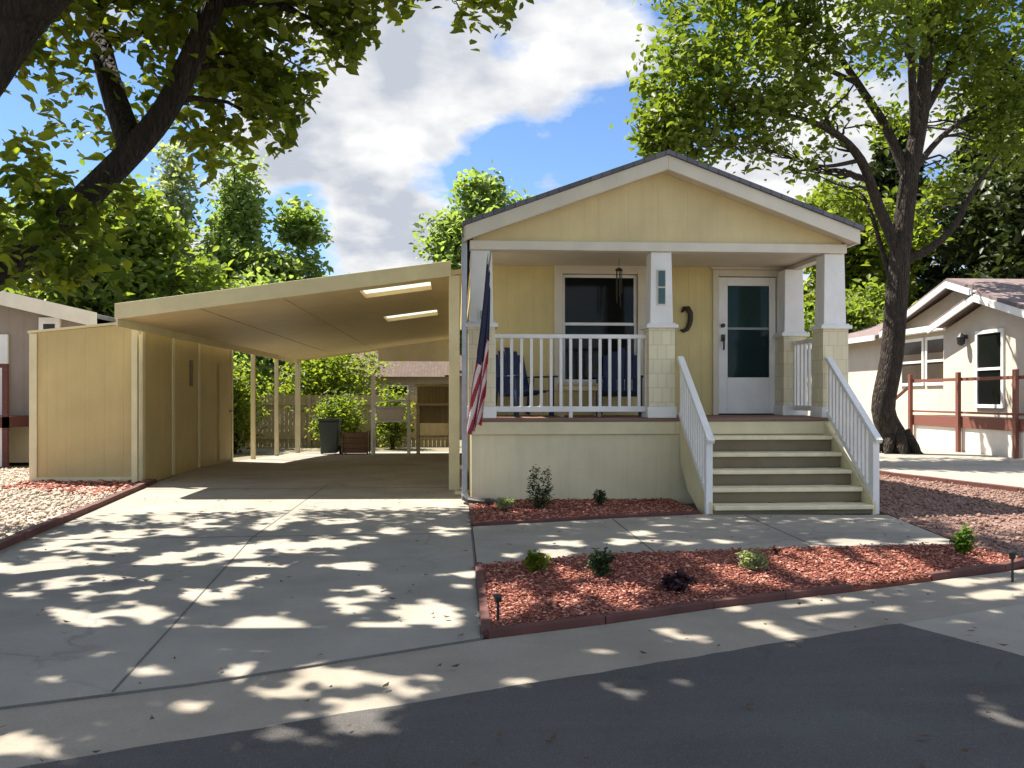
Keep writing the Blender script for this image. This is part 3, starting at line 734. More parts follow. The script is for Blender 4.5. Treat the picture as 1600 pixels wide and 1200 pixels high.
# ------------------------------------------------------------------ things at the back of the carport
rk = thing('storage_rack', 'white metal rack with two shelves at the back of the carport', 'rack', (-1.9, 25.2, floor_z(25)))
zf = floor_z(25.2)
for x, y, h in ((-2.45, 24.9, 2.3), (-1.42, 24.9, 1.75), (-2.45, 25.5, 2.3), (-1.42, 25.5, 1.75)): put('post', MB().box(x - .03, x + .03, y - .03, y + .03, zf, zf + h), M['white'], rk)
for z in (.95, 1.55): put('shelf', MB().box(-2.48, -1.39, 24.85, 25.55, zf + z, zf + z + .05), M['white'], rk)
tag(put('storage_bin', MB().hexa([(-2.3, 24.95, zf + 1.0), (-1.6, 24.95, zf + 1.0), (-1.6, 25.4, zf + 1.0), (-2.3, 25.4, zf + 1.0)], [(-2.36, 24.9, zf + 1.36), (-1.54, 24.9, zf + 1.36), (-1.54, 25.45, zf + 1.36), (-2.36, 25.45, zf + 1.36)]).box(-2.39, -1.51, 24.87, 25.48, zf + 1.36, zf + 1.41), M['trim'], bevel=.015, origin=(-1.95, 25.2, zf + 1.0)), 'pale lidded storage bin on the white rack', 'bin')
wb = thing('workbench', 'pale wooden workbench with an upper shelf against the back right of the carport', 'workbench', (-.7, 25.3, floor_z(25)))
put('bench_top', MB().box(-1.2, -.05, 24.95, 25.65, zf + 1.42, zf + 1.5), M['wood'], wb, bevel=.006)
put('upper_shelf', MB().box(-1.25, -.05, 25.3, 25.65, zf + 1.98, zf + 2.06), M['wood'], wb, bevel=.006)
put('back_panel', MB().box(-1.2, -.05, 25.66, 25.7, zf + .9, zf + 1.98), M['fence'], wb)
for x in (-1.15, -.1):
    for y in (25.0, 25.6): put('leg', MB().box(x - .04, x + .04, y - .04, y + .04, zf, zf + 1.418), M['wood'], wb)
put('lower_shelf', MB().box(-1.1, -.14, 25.05, 25.55, zf + .5, zf + .54), M['fence'], wb)
def wheelie(x, y, m, label):
    z = floor_z(y); t = thing('trash_bin', label, 'trash bin', (x, y, z))
    put('body', MB().hexa([(x - .22, y - .25, z + .06), (x + .22, y - .25, z + .06), (x + .22, y + .22, z + .06), (x - .22, y + .22, z + .06)], [(x - .29, y - .33, z + .98), (x + .29, y - .33, z + .98), (x + .29, y + .3, z + .98), (x - .29, y + .3, z + .98)]), m, t, bevel=.02)
    put('lid', MB().box(x - .31, x + .31, y - .37, y + .33, z + .985, z + 1.05), m, t, bevel=.02)
    for sx in (-.27, .27): put('wheel', MB().tube([(x + sx - .03, y + .25, z + .13), (x + sx + .03, y + .25, z + .13)], .13, 14), M['black'], t)
m_green = mat_paint('dark green plastic', (.018, .035, .03), rough=.5)
wheelie(-3.72, 25.4, m_green, 'dark green wheeled trash bin by the carport rear post')

pb = thing('planter_box', 'low brown slatted planter box between the trash bin and the white rack', 'planter', (-3.0, 25.4, floor_z(25.4)))
zp = floor_z(25.4); m_box = mat_wood('brown planter board', (.20, .12, .06))
for k in range(4): put('slat', MB().box(-3.3, -2.62, 25.1, 25.13, zp + .06 + k * .15, zp + .195 + k * .15).box(-3.3, -2.62, 25.67, 25.7, zp + .06 + k * .15, zp + .195 + k * .15).box(-3.3, -3.27, 25.13, 25.67, zp + .06 + k * .15, zp + .195 + k * .15).box(-2.65, -2.62, 25.13, 25.67, zp + .06 + k * .15, zp + .195 + k * .15), m_box, pb)
for x in (-3.34, -2.62):
    for y in (25.06, 25.7): put('leg', MB().box(x, x + .04, y, y + .04, zp, zp + .7), m_box, pb)
put('soil_fill', MB().box(-3.265, -2.655, 25.135, 25.665, zp + .1, zp + .6), M['soil'], pb)
# fence behind
fn = thing('wood_fence', 'brown board fence behind the carport', 'fence', (-4, 31, -.4))
b_ = MB()
for k in range(70):
    x = -10.5 + k * .15; b_.box(x, x + .14, 31, 31.02, -.42, 1.45 + .02 * random.random())
put('board_panel', b_, M['fence'], fn)
for z in (1.1, -.1): put('rail', MB().box(-10.5, 0, 30.94, 30.998, z, z + .09), M['fence'], fn)
for k in range(5): put('post', MB().box(-10.3 + k * 2.5, -10.2 + k * 2.5, 30.84, 30.938, -.45, 1.5), M['fence'], fn)

# house far behind the carport
bh = thing('house', 'brown house with dark brown shingle roof seen behind the carport', 'house', (-1, 37, -.4))
put('wall', MB().box(-4.4, 4, 37, 45, -.45, 2.3), M['nb2'], bh)
put('roof', MB().prism_x([(36.5, 2.25), (45.5, 2.25), (41, 3.9)], -4.8, 4.4), M['roof3'], bh)
for x in (-3.0, -1.2):
    wfm = put('window', MB().box(x, x + .9, 36.95, 36.998, .8, 1.9), M['trim'], bh); put('pane', MB().box(x + .06, x + .84, 36.94, 36.949, .86, 1.84), M['glass'], wfm)

# ------------------------------------------------------------------ neighbour on the left
ln = thing('house', 'taupe gabled house with white fascia behind the tan shed, on the left', 'house', (-10, 19, 0))
put('wall', MB().prism_y([(-15, 0), (-8.1, 0), (-8.1, 2.98), (-11.5, 3.76), (-15, 2.98)], 19.3, 30), M['nbl'], ln)
f = MB()
for xa, za, xb, zb in ((-15.4, 2.95, -11.5, 3.83), (-11.5, 3.83, -7.7, 2.95)):
    f.prism_y([(xa, za - .06), (xb, zb - .06), (xb, zb + .25), (xa, za + .25)], 18.85, 18.9)
put('rake_board', f, M['trim'], ln)
f = MB()
for xa, za, xb, zb in ((-15.4, 2.95, -11.5, 3.83), (-11.5, 3.83, -7.7, 2.95)):
    f.prism_y([(xa, za + .13), (xb, zb + .13), (xb, zb + .22), (xa, za + .22)], 18.902, 30.3)
put('roof', f, M['roof'], ln)
put('skirting', MB().box(-15, -8.1, 19.2, 19.298, -.02, .75), M['nbskirt'], ln)
v_ = put('gable_vent', MB().box(-9.06, -8.62, 19.22, 19.298, 2.74, 3.12), M['white'], ln); put('louver', MB().box(-8.96, -8.72, 19.21, 19.219, 2.86, 2.98), M['black'], v_)
put('window_trim', MB().box(-9.95, -9.72, 19.24, 19.298, 1.0, 2.75), M['white'], ln)
put('window', MB().box(-10.9, -9.95, 19.25, 19.298, 1.1, 2.65), M['glass'], ln)
dkl = thing('deck', 'dark red stained deck in front of the taupe house on the left', 'deck', (-10, 18.4, 0))
put('platform', MB().box(-13, -8.95, 17.7, 19.19, .78, 1.0), M['darkred'], dkl)
put('rail', MB().box(-13, -8.95, 17.7, 17.78, 1.98, 2.06), M['darkred'], dkl)
for k in range(9): put('post', MB().box(-9.05 - k * .45, -8.95 - k * .45, 17.7, 17.78, 0 if k % 4 == 0 else 1.0, 1.98), M['darkred'], dkl)
put('skirting', MB().box(-12.9, -9.05, 17.8, 17.84, 0, .78), M['nbskirt'], dkl)

# ------------------------------------------------------------------ neighbour on the right (its front faces left)
rn = thing('house', 'beige gabled house with mauve roof and red deck beyond the right tree', 'house', (13.5, 22, 0))
XM, XS = 13.55, 13.15      # main wall plane, projecting bay plane
def nz(py, px, X):
    a = (px - CX0) / FPX; t = X / (a * CT + ST); return HCAM + (HY0 - py) / FPX * t
def ny(px, X):
    a = (px - CX0) / FPX; return X / (a * CT + ST) * (CT - a * ST)
PYm, PZm = ny(1478, XM - .3), nz(440, 1478, XM - .3)
Y_l, Y_r = PYm + 3.7, PYm - 4.1
sl = .305
def zmain(y): return PZm - sl * abs(y - PYm)
w = MB(); w.prism_x([(Y_r + .3, 0), (Y_l - .3, 0), (Y_l - .3, zmain(Y_l - .3) - .2), (PYm, PZm - .2), (Y_r + .3, zmain(Y_r + .3) - .2)], XM, 24)
put('wall', w, M['nb'], rn)
put('gable', MB().prism_x([(PYm - 1.7, 3.38), (Y_l - .35, 3.38), (Y_l - .35, 3.42), (PYm, PZm - .25), (PYm - 1.7, zmain(PYm - 1.7) - .25)], XM - .03, XM - .002), M['nb2'], rn)
r = MB()
r.prism_x([(Y_r, zmain(Y_r) - .02), (PYm, PZm - .02), (PYm, PZm + .09), (Y_r, zmain(Y_r) + .09)], XM - .28, 24.4)
r.prism_x([(PYm, PZm - .02), (Y_l, zmain(Y_l) - .02), (Y_l, zmain(Y_l) + .09), (PYm, PZm + .09)], XM - .28, 24.4)
PYs = PYm - 1.95; PZs = zmain(PYs); Y_sl = PYs + 2.1
r.prism_x([(Y_r, zmain(Y_r) - .01), (PYs, PZs - .01), (PYs, PZs + .10), (Y_r, zmain(Y_r) + .10)], XS - .3, XM - .281)
r.prism_x([(PYs, PZs - .02), (Y_sl, PZs - sl * 2.1 - .02), (Y_sl, PZs - sl * 2.1 + .09), (PYs, PZs + .09)], XS - .3, XM + .3)
put('roof', r, M['roof2'], rn)
f = MB()
f.prism_x([(PYm - 1.9, zmain(PYm - 1.9) - .17), (PYm, PZm - .17), (PYm, PZm + .0), (PYm - 1.9, zmain(PYm - 1.9))], XM - .33, XM - .283)
f.prism_x([(PYm, PZm - .17), (Y_l, zmain(Y_l) - .17), (Y_l, zmain(Y_l)), (PYm, PZm)], XM - .33, XM - .283)
f.prism_x([(Y_r, zmain(Y_r) - .17), (PYs, PZs - .17), (PYs, PZs + .01), (Y_r, zmain(Y_r) + .01)], XS - .35, XS - .302)
f.prism_x([(PYs, PZs - .17), (Y_sl, PZs - sl * 2.1 - .17), (Y_sl, PZs - sl * 2.1), (PYs, PZs)], XS - .35, XS - .302)
f.box(XM - .3, XM - .032, PYs + 2.0, Y_l - .1, 3.24, 3.40)
put('rake_board', f, M['white'], rn, bevel=.006)
w = MB(); w.prism_x([(Y_r + .3, 0), (PYs + 1.9, 0), (PYs + 1.9, PZs - sl * 1.9 - .18), (PYs, PZs - .18), (Y_r + .3, zmain(Y_r + .3) - .18)], XS, XM - .003)
put('bay_wall', w, M['nb'], rn)
# wing further back
put('wing_wall', MB().box(13.5, 20, Y_l - .3, 34, 0, 3.3), M['nb'], rn)
put('wing_roof', MB().prism_y([(13.1, 3.25), (13.1, 3.33), (16.6, 4.45), (20.4, 3.33), (20.4, 3.25), (16.6, 4.35)], Y_l - .05, 34.4), M['roof2'], rn)
put('eave_board', MB().box(13.06, 13.098, Y_l - .05, 34.4, 3.18, 3.34), M['white'], rn)
def nb_window(y0, y1, z0, z1, X, name='window', split=.5):
    t = .09; m = MB()
    m.box(X - .05, X - .002, y0, y0 + t, z0, z1).box(X - .05, X - .002, y1 - t, y1, z0, z1).box(X - .05, X - .002, y0 + t, y1 - t, z0, z0 + t).box(X - .05, X - .002, y0 + t, y1 - t, z1 - t, z1)
    zm = z0 + (z1 - z0) * split; m.box(X - .045, X - .002, y0 + t, y1 - t, zm - .035, zm + .035)
    o = put(name, m, M['white'], rn, bevel=.005)
    put('pane', MB().box(X - .02, X - .003, y0 + t, y1 - t, z0 + t, z1 - t), M['glass' if z1 - z0 > 1.6 else 'glass4'], o); return o
for a, b in ((1408, 1445), (1447, 1487)):
    nb_window(ny(b, XM), ny(a, XM) - .03, 1.72, 3.12, XM)
nb_window(ny(1570, XS), ny(1526, XS), 1.12, 3.06, XS)
lp = MB(); yl = ny(1511, XS); lp.box(XS - .12, XS - .002, yl - .03, yl + .03, 2.9, 3.0); lp.lathe((XS - .16, yl, 2.72), [(.04, 0), (.09, .05), (.11, .22), (.05, .30), (.01, .34)], 8)
put('wall_lantern', lp, M['black'], rn)
dk = thing('deck', 'red brown stained deck with posts and rails in front of the beige house', 'deck', (12.6, 21, 0))
XD = 12.62; ya, yb = ny(1425, XD), ny(1640, XD)
put('platform', MB().box(XD, XS - .36, yb, ya, .62, .90).box(XS - .36, XM - .06, PYs + 1.92, ya, .62, .90), M['redwood'], dk, bevel=.006)
put('skirting', MB().box(XD + .05, XD + .09, yb, ya, 0, .618), M['nbskirt'], dk)
put('rail', MB().box(XD, XD + .07, yb, ya, 1.80, 1.88).box(XD, XD + .05, yb, ya, .98, 1.03), M['redwood'], dk)
for p_ in (1425, 1500, 1590): put('post', MB().box(XD - .09, XD + .0 - .003, ny(p_, XD) - .06, ny(p_, XD) + .06, 0, 2.02), M['redwood'], dk, bevel=.006)
bl = MB()
k = yb
put('stair_rail', MB().beam((XD, ya, 1.75), (XD - .2, ya + 1.3, 1.0), .05, .07), M['darkred'], dk)

# ------------------------------------------------------------------ foliage
def leaf_mesh(name, C, size, mat, parent, up=.5, aspect=.55, nrm=None, jitter=.55):
    m = len(C)
    n = RNG.normal(0, 1, (m, 3)); n /= np.linalg.norm(n, axis=1)[:, None]; n[:, 2] = np.abs(n[:, 2]) + up
    if nrm is not None: n = n * .6 + nrm
    n /= np.linalg.norm(n, axis=1)[:, None]
    t = RNG.normal(0, 1, (m, 3)); t -= n * (t * n).sum(1)[:, None]; t /= np.linalg.norm(t, axis=1)[:, None]
    b = np.cross(n, t); L = (size * RNG.uniform(1 - jitter, 1 + jitter, m))[:, None]; W = L * aspect
    up_ = n * L * .09
    V = np.stack([C - t * L * .5, C + b * W * .42 + up_ - t * L * .22, C + b * W * .46 + up_ + t * L * .1, C + t * L * .5 - n * L * .1,
                  C - b * W * .46 + up_ + t * L * .1, C - b * W * .42 + up_ - t * L * .22], 1).reshape(-1, 3)
    k = (np.arange(m) * 6)[:, None]
    F = np.concatenate([k + np.array([[0, 3, 2, 1]]), k + np.array([[0, 5, 4, 3]])], 1).reshape(-1, 4)
    return raw_mesh(name, V, F, mat, parent)
def blob_points(c, rad, n, per=14, spread=.16, shell=.45):
    k = max(1, n // per); d = RNG.normal(0, 1, (k, 3)); d /= np.linalg.norm(d, axis=1)[:, None]
    r = (shell + (1 - shell) * RNG.uniform(0, 1, k)) ** .6; r = np.where(RNG.uniform(0, 1, k) < .12, r * 1.22, r)
    P = np.array(c) + d * r[:, None] * np.array(rad)
    return (P[:, None, :] + RNG.normal(0, spread, (k, per, 3))).reshape(-1, 3)
def limb(mb, a, b, r0, r1, wob=.15, n=5, sides=7):
    a = Vector(a); b = Vector(b); L = (b - a).length; pts = []; rr = []
    for i in range(n + 1):
        t = i / n; p = a.lerp(b, t); w_ = math.sin(math.pi * t) * wob * L * .3
        pts.append(p + Vector((random.uniform(-1, 1), random.uniform(-1, 1), random.uniform(-.2, 1))) * w_); rr.append(r0 + (r1 - r0) * t)
    mb.tube(pts, rr, sides); return pts
def nearest_on(paths, q, below=True):
    best = None
    for path, rr in paths:
        for p, r in zip(path, rr):
            dd = (p - q).length + (3 if below and p.z > q.z - .1 else 0)
            if best is None or dd < best[0]: best = (dd, p, r)
    return best[1], best[2]
def spline(pts, rad, sub=4):
    pts = [Vector(p) for p in pts]; o = []; rr = []
    for i in range(len(pts) - 1):
        p0, p1, p2, p3 = pts[max(i - 1, 0)], pts[i], pts[i + 1], pts[min(i + 2, len(pts) - 1)]
        for k in range(sub):
            t = k / sub
            o.append(.5 * ((2 * p1) + (p2 - p0) * t + (2 * p0 - 5 * p1 + 4 * p2 - p3) * t * t + (3 * p1 - p0 - 3 * p2 + p3) * t ** 3)); rr.append(rad[i] + (rad[i + 1] - rad[i]) * t)
    o.append(pts[-1]); rr.append(rad[-1]); return o, rr

# ---- the big tree at the left: its limbs cross the top of the view, its crown shades the drive and the street
tr = thing('tree', 'large near tree whose dark limbs and leaves hang over the driveway, top left', 'tree', (-4.75, 6.0, 0))
paths = []
tk, rr = spline([(-4.75, 6.0, -.05), (-4.55, 6.02, .5), (-4.2, 6.05, 1.6), (-3.82, 6.05, 2.85), (-3.25, 6.35, 4.0), (-2.75, 6.8, 5.4), (-2.4, 7.1, 7.0), (-2.2, 7.2, 8.6)], [.46, .35, .30, .26, .21, .16, .12, .06]); paths.append((tk, rr))
l1, r1 = spline([(-4.35, 6.04, 1.2), (-4.55, 7.0, 1.85), (-4.12, 7.9, 2.47), (-3.62, 8.05, 2.98), (-3.0, 8.15, 3.68), (-2.68, 8.15, 4.1), (-2.38, 8.1, 4.7), (-2.2, 8.1, 5.2), (-2.0, 8.4, 6.6), (-1.6, 8.8, 8.2)], [.26, .20, .145, .13, .12, .115, .105, .09, .06, .03]); paths.append((l1, r1))
l2, r2 = spline([(-4.2, 6.05, 1.6), (-5.2, 6.6, 3.2), (-6.0, 7.6, 5.0), (-6.6, 8.6, 7.0)], [.24, .2, .14, .06]); paths.append((l2, r2))
l3, r3 = spline([(-3.25, 6.35, 4.0), (-1.9, 6.3, 5.4), (-.9, 6.3, 6.6), (-.1, 6.4, 8.0)], [.18, .14, .09, .04]); paths.append((l3, r3))
l4, r4 = spline([(-2.6, 6.8, 5.4), (-1.0, 7.6, 6.6), (.2, 8.6, 7.7), (1.4, 9.8, 8.6)], [.15, .11, .07, .03]); paths.append((l4, r4))
l5, r5 = spline([(-3.0, 8.15, 3.68), (-3.6, 8.9, 5.0), (-4.0, 9.6, 6.8)], [.13, .1, .05]); paths.append((l5, r5))
tm = MB()
for p, r in paths: tm.tube(p, r, 12)
# sunlit patches on the ground under the crown: centre x, y, half width, half height, tilt, as pixels of the ground plane
PATCH = [(1330, 892, 100, 9, .25), (1180, 908, 55, 9, .3), (1420, 880, 40, 6, .3), (960, 925, 45, 12, .5), (800, 945, 40, 14, -.2), (400, 998, 105, 17, 0), (420, 980, 55, 14, 0), (60, 886, 110, 11, -.06), (330, 870, 130, 13, -.12), (460, 856, 90, 12, -.05), (545, 848, 40, 7, -.1), (395, 893, 45, 14, 0), (375, 900, 30, 9, 0),
 (550, 888, 32, 11, 0), (485, 888, 18, 6, .3), (555, 931, 50, 12, -.1), (660, 968, 60, 16, .15), (600, 980, 40, 10, 0), (690, 955, 30, 12, .3), (540, 955, 30, 8, 0), (230, 962, 60, 14, .2), (130, 970, 55, 12, .2), (190, 988, 50, 9, .2), (110, 912, 75, 8, -.1),
 (30, 935, 35, 7, 0), (225, 918, 25, 10, -.5), (160, 935, 40, 7, -.1), (330, 938, 45, 9, .1), (380, 925, 28, 9, 0), (250, 786, 17, 6, 0), (200, 786, 14, 5, 0), (200, 838, 60, 7, -.1), (110, 848, 60, 8, -.2), (90, 865, 60, 6, -.2), (160, 860, 60, 5, 0), (275, 833, 22, 5, 0), (320, 822, 30, 4, 0), (265, 812, 18, 4, 0), (175, 812, 24, 4, 0), (330, 815, 22, 3, 0), (436, 815, 34, 5, -.1), (530, 818, 30, 5, 0), (700, 833, 28, 6, -.1), (415, 826, 20, 4, 0), (610, 832, 14, 3, 0),
 (505, 1068, 120, 22, 0), (560, 1095, 80, 24, 0), (650, 1062, 36, 16, -.2), (375, 1052, 40, 8, .1), (410, 1075, 40, 12, .2), (470, 1045, 30, 8, 0), (510, 1125, 60, 12, .3), (560, 1140, 50, 10, 0), (445, 1150, 30, 8, 0), (500, 1168, 20, 6, 0), (300, 1105, 18, 6, 0), (965, 1081, 28, 8, .15), (820, 1068, 20, 5, 0), (20, 1165, 50, 14, -.1),
 (235, 1052, 22, 5, 0), (735, 900, 14, 5, 0), (700, 1010, 18, 5, 0),
 (1190, 975, 66, 9, .42), (950, 1026, 34, 7, .2), (910, 1035, 24, 5, .3), (1005, 1012, 30, 5, .2), (920, 1052, 20, 8, .6), (1290, 962, 70, 12, .12), (1340, 945, 60, 8, .1), (1290, 942, 40, 6, .25), (1430, 930, 70, 8, .1), (1560, 920, 60, 16, 0), (1500, 940, 60, 6, 0), (1560, 950, 40, 5, 0), (1080, 1000, 18, 5, 0), (1040, 985, 20, 4, .2),
 (800, 955, 42, 16, -.2), (790, 925, 30, 9, -.3), (905, 915, 34, 14, .55), (950, 935, 36, 12, .55), (985, 950, 24, 7, .4), (890, 945, 20, 10, 0), (1000, 930, 14, 6, 0), (1130, 900, 22, 7, .3), (1170, 912, 40, 9, .2), (1250, 895, 50, 10, .4), (1320, 905, 70, 10, .3), (1300, 870, 30, 5, .4), (1370, 880, 40, 9, .5), (1410, 895, 50, 10, .3), (1470, 905, 50, 6, .2), (1240, 868, 26, 5, .2), (1560, 880, 50, 10, .2), (1530, 860, 20, 8, .2), (1100, 925, 40, 5, 0), (1040, 895, 14, 5, .5), (1090, 880, 14, 5, .3),
 (935, 851, 100, 4.5, -.02), (870, 868, 28, 8, 0), (1320, 850, 50, 4, 0), (1460, 850, 40, 5, 0), (1100, 850, 50, 3, 0), (1000, 836, 14, 3, 0), (800, 870, 12, 4, 0)]
PA = np.array(PATCH)
_T = np.random.default_rng(5).uniform(0, 1, (64, 64))
def vnoise(p, f):
    q_ = p * f; i = np.floor(q_).astype(int); t = q_ - i; t = t * t * (3 - 2 * t); a = i % 64; b_ = (i + 1) % 64
    return ((_T[a[:, 0], a[:, 1]] * (1 - t[:, 0]) + _T[b_[:, 0], a[:, 1]] * t[:, 0]) * (1 - t[:, 1]) + (_T[a[:, 0], b_[:, 1]] * (1 - t[:, 0]) + _T[b_[:, 0], b_[:, 1]] * t[:, 0]) * t[:, 1])
def lit_mask(P, jit=.22):
    t = P[:, 2] / -SUN.z; G = P + np.array(SUN)[None] * t[:, None]
    px, py, d_ = project(G); out = np.zeros(len(P), bool); dj = RNG.normal(1, jit, len(P))
    for x, y, a, b, q in PA:
        c_, s_ = math.cos(q), math.sin(q)
        dd = HCAM * FPX / max(y - HY0, 20); a = a + .055 * FPX / dd; b = b + .055 * HCAM * FPX / dd ** 2 + .5
        X = (px - x) * c_ + (py - y) * s_; Y = -(px - x) * s_ + (py - y) * c_
        out |= ((X / a) ** 2 + (Y / b) ** 2) * dj < 1.0
    if jit < .05: return out, px, py, G
    n2 = vnoise(G[:, :2], 4.6) * .6 + vnoise(G[:, :2] + 9.3, 10.0) * .4
    drive = (G[:, 0] < .2) & (G[:, 1] > 5.4) & (G[:, 1] < 12.6)
    bed = inside(G[:, :2], bedF)
    out = (out & ((n2 < .66) | bed)) | (drive & (n2 < .27)) | (n2 < .20)
    return out, px, py, G
BX = np.array([-400, -60, 0, 40, 80, 110, 180, 230, 270, 310, 350, 420, 455, 480, 500, 540, 575, 600, 640, 655, 700, 708, 740, 780, 800, 806, 2000])
BY = np.array([90, 100, 110, 130, 190, 270, 300, 240, 200, 290, 235, 240, 225, 200, 140, 95, 75, 28, 22, -8, -8, 35, 55, 50, 30, -12, -12])
def frame_ok(P, rag=16):
    px, py, d_ = project(P); infr = (px > -60) & (px < 1660) & (py > -25) & (P[:, 1] > .5)
    lim = np.interp(px, BX, BY) + (RNG.normal(0, rag, len(P)) + 22 * np.sin(px * .11 + np.sin(px * .043) * 3) - 6) * (px < 830)
    ok = ~infr | (py < lim)
    ok |= (px < 215) & (py > 285) & (py < 465) & (P[:, 1] < 8.6) & (P[:, 2] < 4.2)
    ok |= ((px - 40) / 75) ** 2 + ((py - 265) / 62) ** 2 < 1 + RNG.normal(0, .2, len(P))
    return ok
LV = []; CC = []
# clusters over the shaded ground
tg = RNG.uniform((-4.6, 1.6), (5.6, 10.6), (15500, 2)); hh = RNG.uniform(4.6, 9.8, len(tg))
tt_ = hh / -SUN.z; C0 = np.stack([tg[:, 0] - SUN.x * tt_, tg[:, 1] - SUN.y * tt_, hh], 1)
ctr = np.array([-2.6, 7.8, 7.0]); rr_ = (((C0 - ctr) / np.array([6.6, 6.0, 3.4])) ** 2).sum(1)
C0 = C0[(rr_ < 1.0)]
P = (C0[:, None, :] + RNG.normal(0, .17, (len(C0), 11, 3))).reshape(-1, 3)
LV.append(P); CC.append(C0[::40])
# the part of the crown seen in the picture
vis = []
for px, py, Y, r_, n_ in ((60, 60, 8.5, 1.0, 650), (150, 120, 9, 1.0, 750), (230, 40, 8.5, 1.0, 750), (140, 220, 9, .7, 420), (190, 250, 8.8, .5, 260), (300, 130, 9, 1.0, 620), (330, 60, 9, .9, 620), (390, 110, 9, .8, 520), (350, 200, 9.3, .6, 300), (410, 190, 9.2, .5, 260), (450, 60, 9.2, .8, 560), (430, 130, 9, .6, 280), (510, 40, 9.3, .6, 450), (300, 240, 9, .4, 250), (40, 265, 9.5, .5, 500), (745, 12, 7.5, .4, 300), (600, -10, 8, .4, 250), (-60, 120, 8, .9, 500), (20, 160, 9.5, .4, 150), (480, 150, 9.2, .34, 160), (525, 55, 9.2, .36, 240), (550, 72, 9.2, .22, 70), (440, 215, 9.1, .22, 90), (490, 185, 9.1, .16, 40), (560, 30, 9, .3, 150), (25, 335, 7.4, .34, 220), (20, 405, 7.2, .34, 200), (85, 400, 7.3, .30, 170), (70, 345, 7.5, .25, 120), (130, 350, 7.6, .26, 140), (165, 320, 7.7, .16, 100), (120, 420, 7.4, .24, 180), (190, 300, 7.8, .12, 50), (-30, 370, 7.2, .3, 200)):
    c = on_y(px, py, Y); vis.append(blob_points(c, (r_, r_ * 1.1, r_ * .85), n_, 12, .13, .15)); CC.append(np.array([c]))
LV.append(np.vstack(vis))
P = np.vstack(LV)
lm, px, py, G = lit_mask(P)
gl = (G[:, 0] < -4.3) & (G[:, 1] > 7.5) & (RNG.uniform(0, 1, len(P)) < .55)
far = (G[:, 0] > 5.2) & (RNG.uniform(0, 1, len(P)) < .8)
qx, qy, qd = project(P); infr = (qx > 0) & (qx < 1600) & (qy > 0)
nv_ = sum(len(v_) for v_ in vis); thin = infr & (np.arange(len(P)) >= len(P) - nv_) & (RNG.uniform(0, 1, len(P)) < .22) | infr & (np.arange(len(P)) < len(P) - nv_) & (RNG.uniform(0, 1, len(P)) < .80)
HOLE = np.zeros(len(P), bool)
for hx, hy, ha, hb in ((170, 112, 30, 34), (185, 185, 20, 22), (150, 160, 22, 16), (100, 245, 26, 22), (285, 90, 14, 16), (205, 110, 12, 20), (360, 160, 14, 26), (385, 200, 10, 22), (250, 190, 12, 18), (130, 60, 16, 10), (460, 100, 10, 14), (420, 70, 12, 12), (60, 140, 18, 22)):
    HOLE |= ((qx - hx) / ha) ** 2 + ((qy - hy) / hb) ** 2 < RNG.normal(1, .25, len(P))
P = P[~(HOLE & (RNG.uniform(0, 1, len(P)) < .93)) & ~lm & frame_ok(P) & ~gl & ~far & ~thin]
CCv = np.vstack(CC); keep = frame_ok(CCv, 1)
for q in CCv[keep]:
    q = Vector(q); b0, r0 = nearest_on(paths, q); 
    if (q - b0).length > 3.6: continue
    mid = [b0 + (q - b0) * t + Vector((0, 0, math.sin(math.pi * t) * .12 * (q - b0).length)) + Vector((random.uniform(-.05, .05), random.uniform(-.05, .05), 0)) for t in (0, .3, .6, 1)]
    arr = np.array([tuple(m_) for m_ in mid])
    if not frame_ok(arr, .1).all(): continue
    if lit_mask(np.array([tuple(b0.lerp(q, t_ / 7)) for t_ in range(8)]), .01)[0][2:].any(): continue
    tm.tube(mid, [min(r0 * .6, .045), .03, .02, .008], 5)
put('trunk', tm, M['bark'], tr, smooth=True)
leaf_mesh('crown', P, .135, M['leaf_near'], tr, up=.5)
print('near leaves', len(P))

# ---- tree on the right of the house
t2 = thing('tree', 'tall broad tree with dark forked trunk right of the yellow house', 'tree', (10.75, 20.6, 0))
def q(px, py, Y=20.6): return on_y(px, py, Y)
paths = []
T0, R0 = spline([(10.85, 20.6, -.05), (10.8, 20.6, .35), q(1380, 640), q(1393, 560), q(1402, 450), q(1408, 380), q(1422, 270), q(1440, 170), q(1448, 60), q(1450, -80), q(1440, -220)], [.38, .31, .28, .27, .26, .245, .21, .19, .14, .09, .03]); paths.append((T0, R0))
for pts, rad in (
    ([q(1406, 400), q(1372, 320, 20.4), q(1345, 250, 20.2), q(1300, 205, 20), q(1230, 180, 19.6), q(1150, 175, 19.3)], [.15, .13, .11, .08, .05, .02]),
    ([q(1420, 285), q(1385, 200, 20.8), q(1340, 130, 21), q(1300, 60, 21.2), q(1280, -60, 21.2)], [.14, .11, .09, .06, .02]),
    ([q(1430, 220), q(1425, 120, 20), q(1420, 20, 19.8), q(1400, -120, 19.6)], [.11, .09, .06, .02]),
    ([q(1405, 410), q(1450, 390, 20.4), q(1490, 355, 20.2), q(1520, 300, 20), q(1560, 240, 19.8)], [.12, .1, .08, .06, .02]),
    ([q(1435, 190), q(1475, 120, 20.8), q(1510, 40, 21), q(1540, -60, 21.3)], [.11, .09, .06, .02]),
    ([q(1425, 270), q(1470, 215, 21), q(1530, 170, 21.4), q(1590, 130, 21.6)], [.09, .07, .05, .02]),
    ([q(1345, 250, 20.2), q(1290, 260, 20), q(1250, 250, 19.9)], [.06, .04, .015]),
    ([q(1340, 130, 21), q(1250, 90, 21), q(1160, 60, 20.8)], [.07, .05, .02]),
    ([q(1395, 450), q(1360, 330, 21.2), q(1340, 300, 21.6), q(1310, 290, 21.8)], [.07, .05, .04, .015])):
    a, b = spline(pts, rad); paths.append((a, b))
tm = MB()
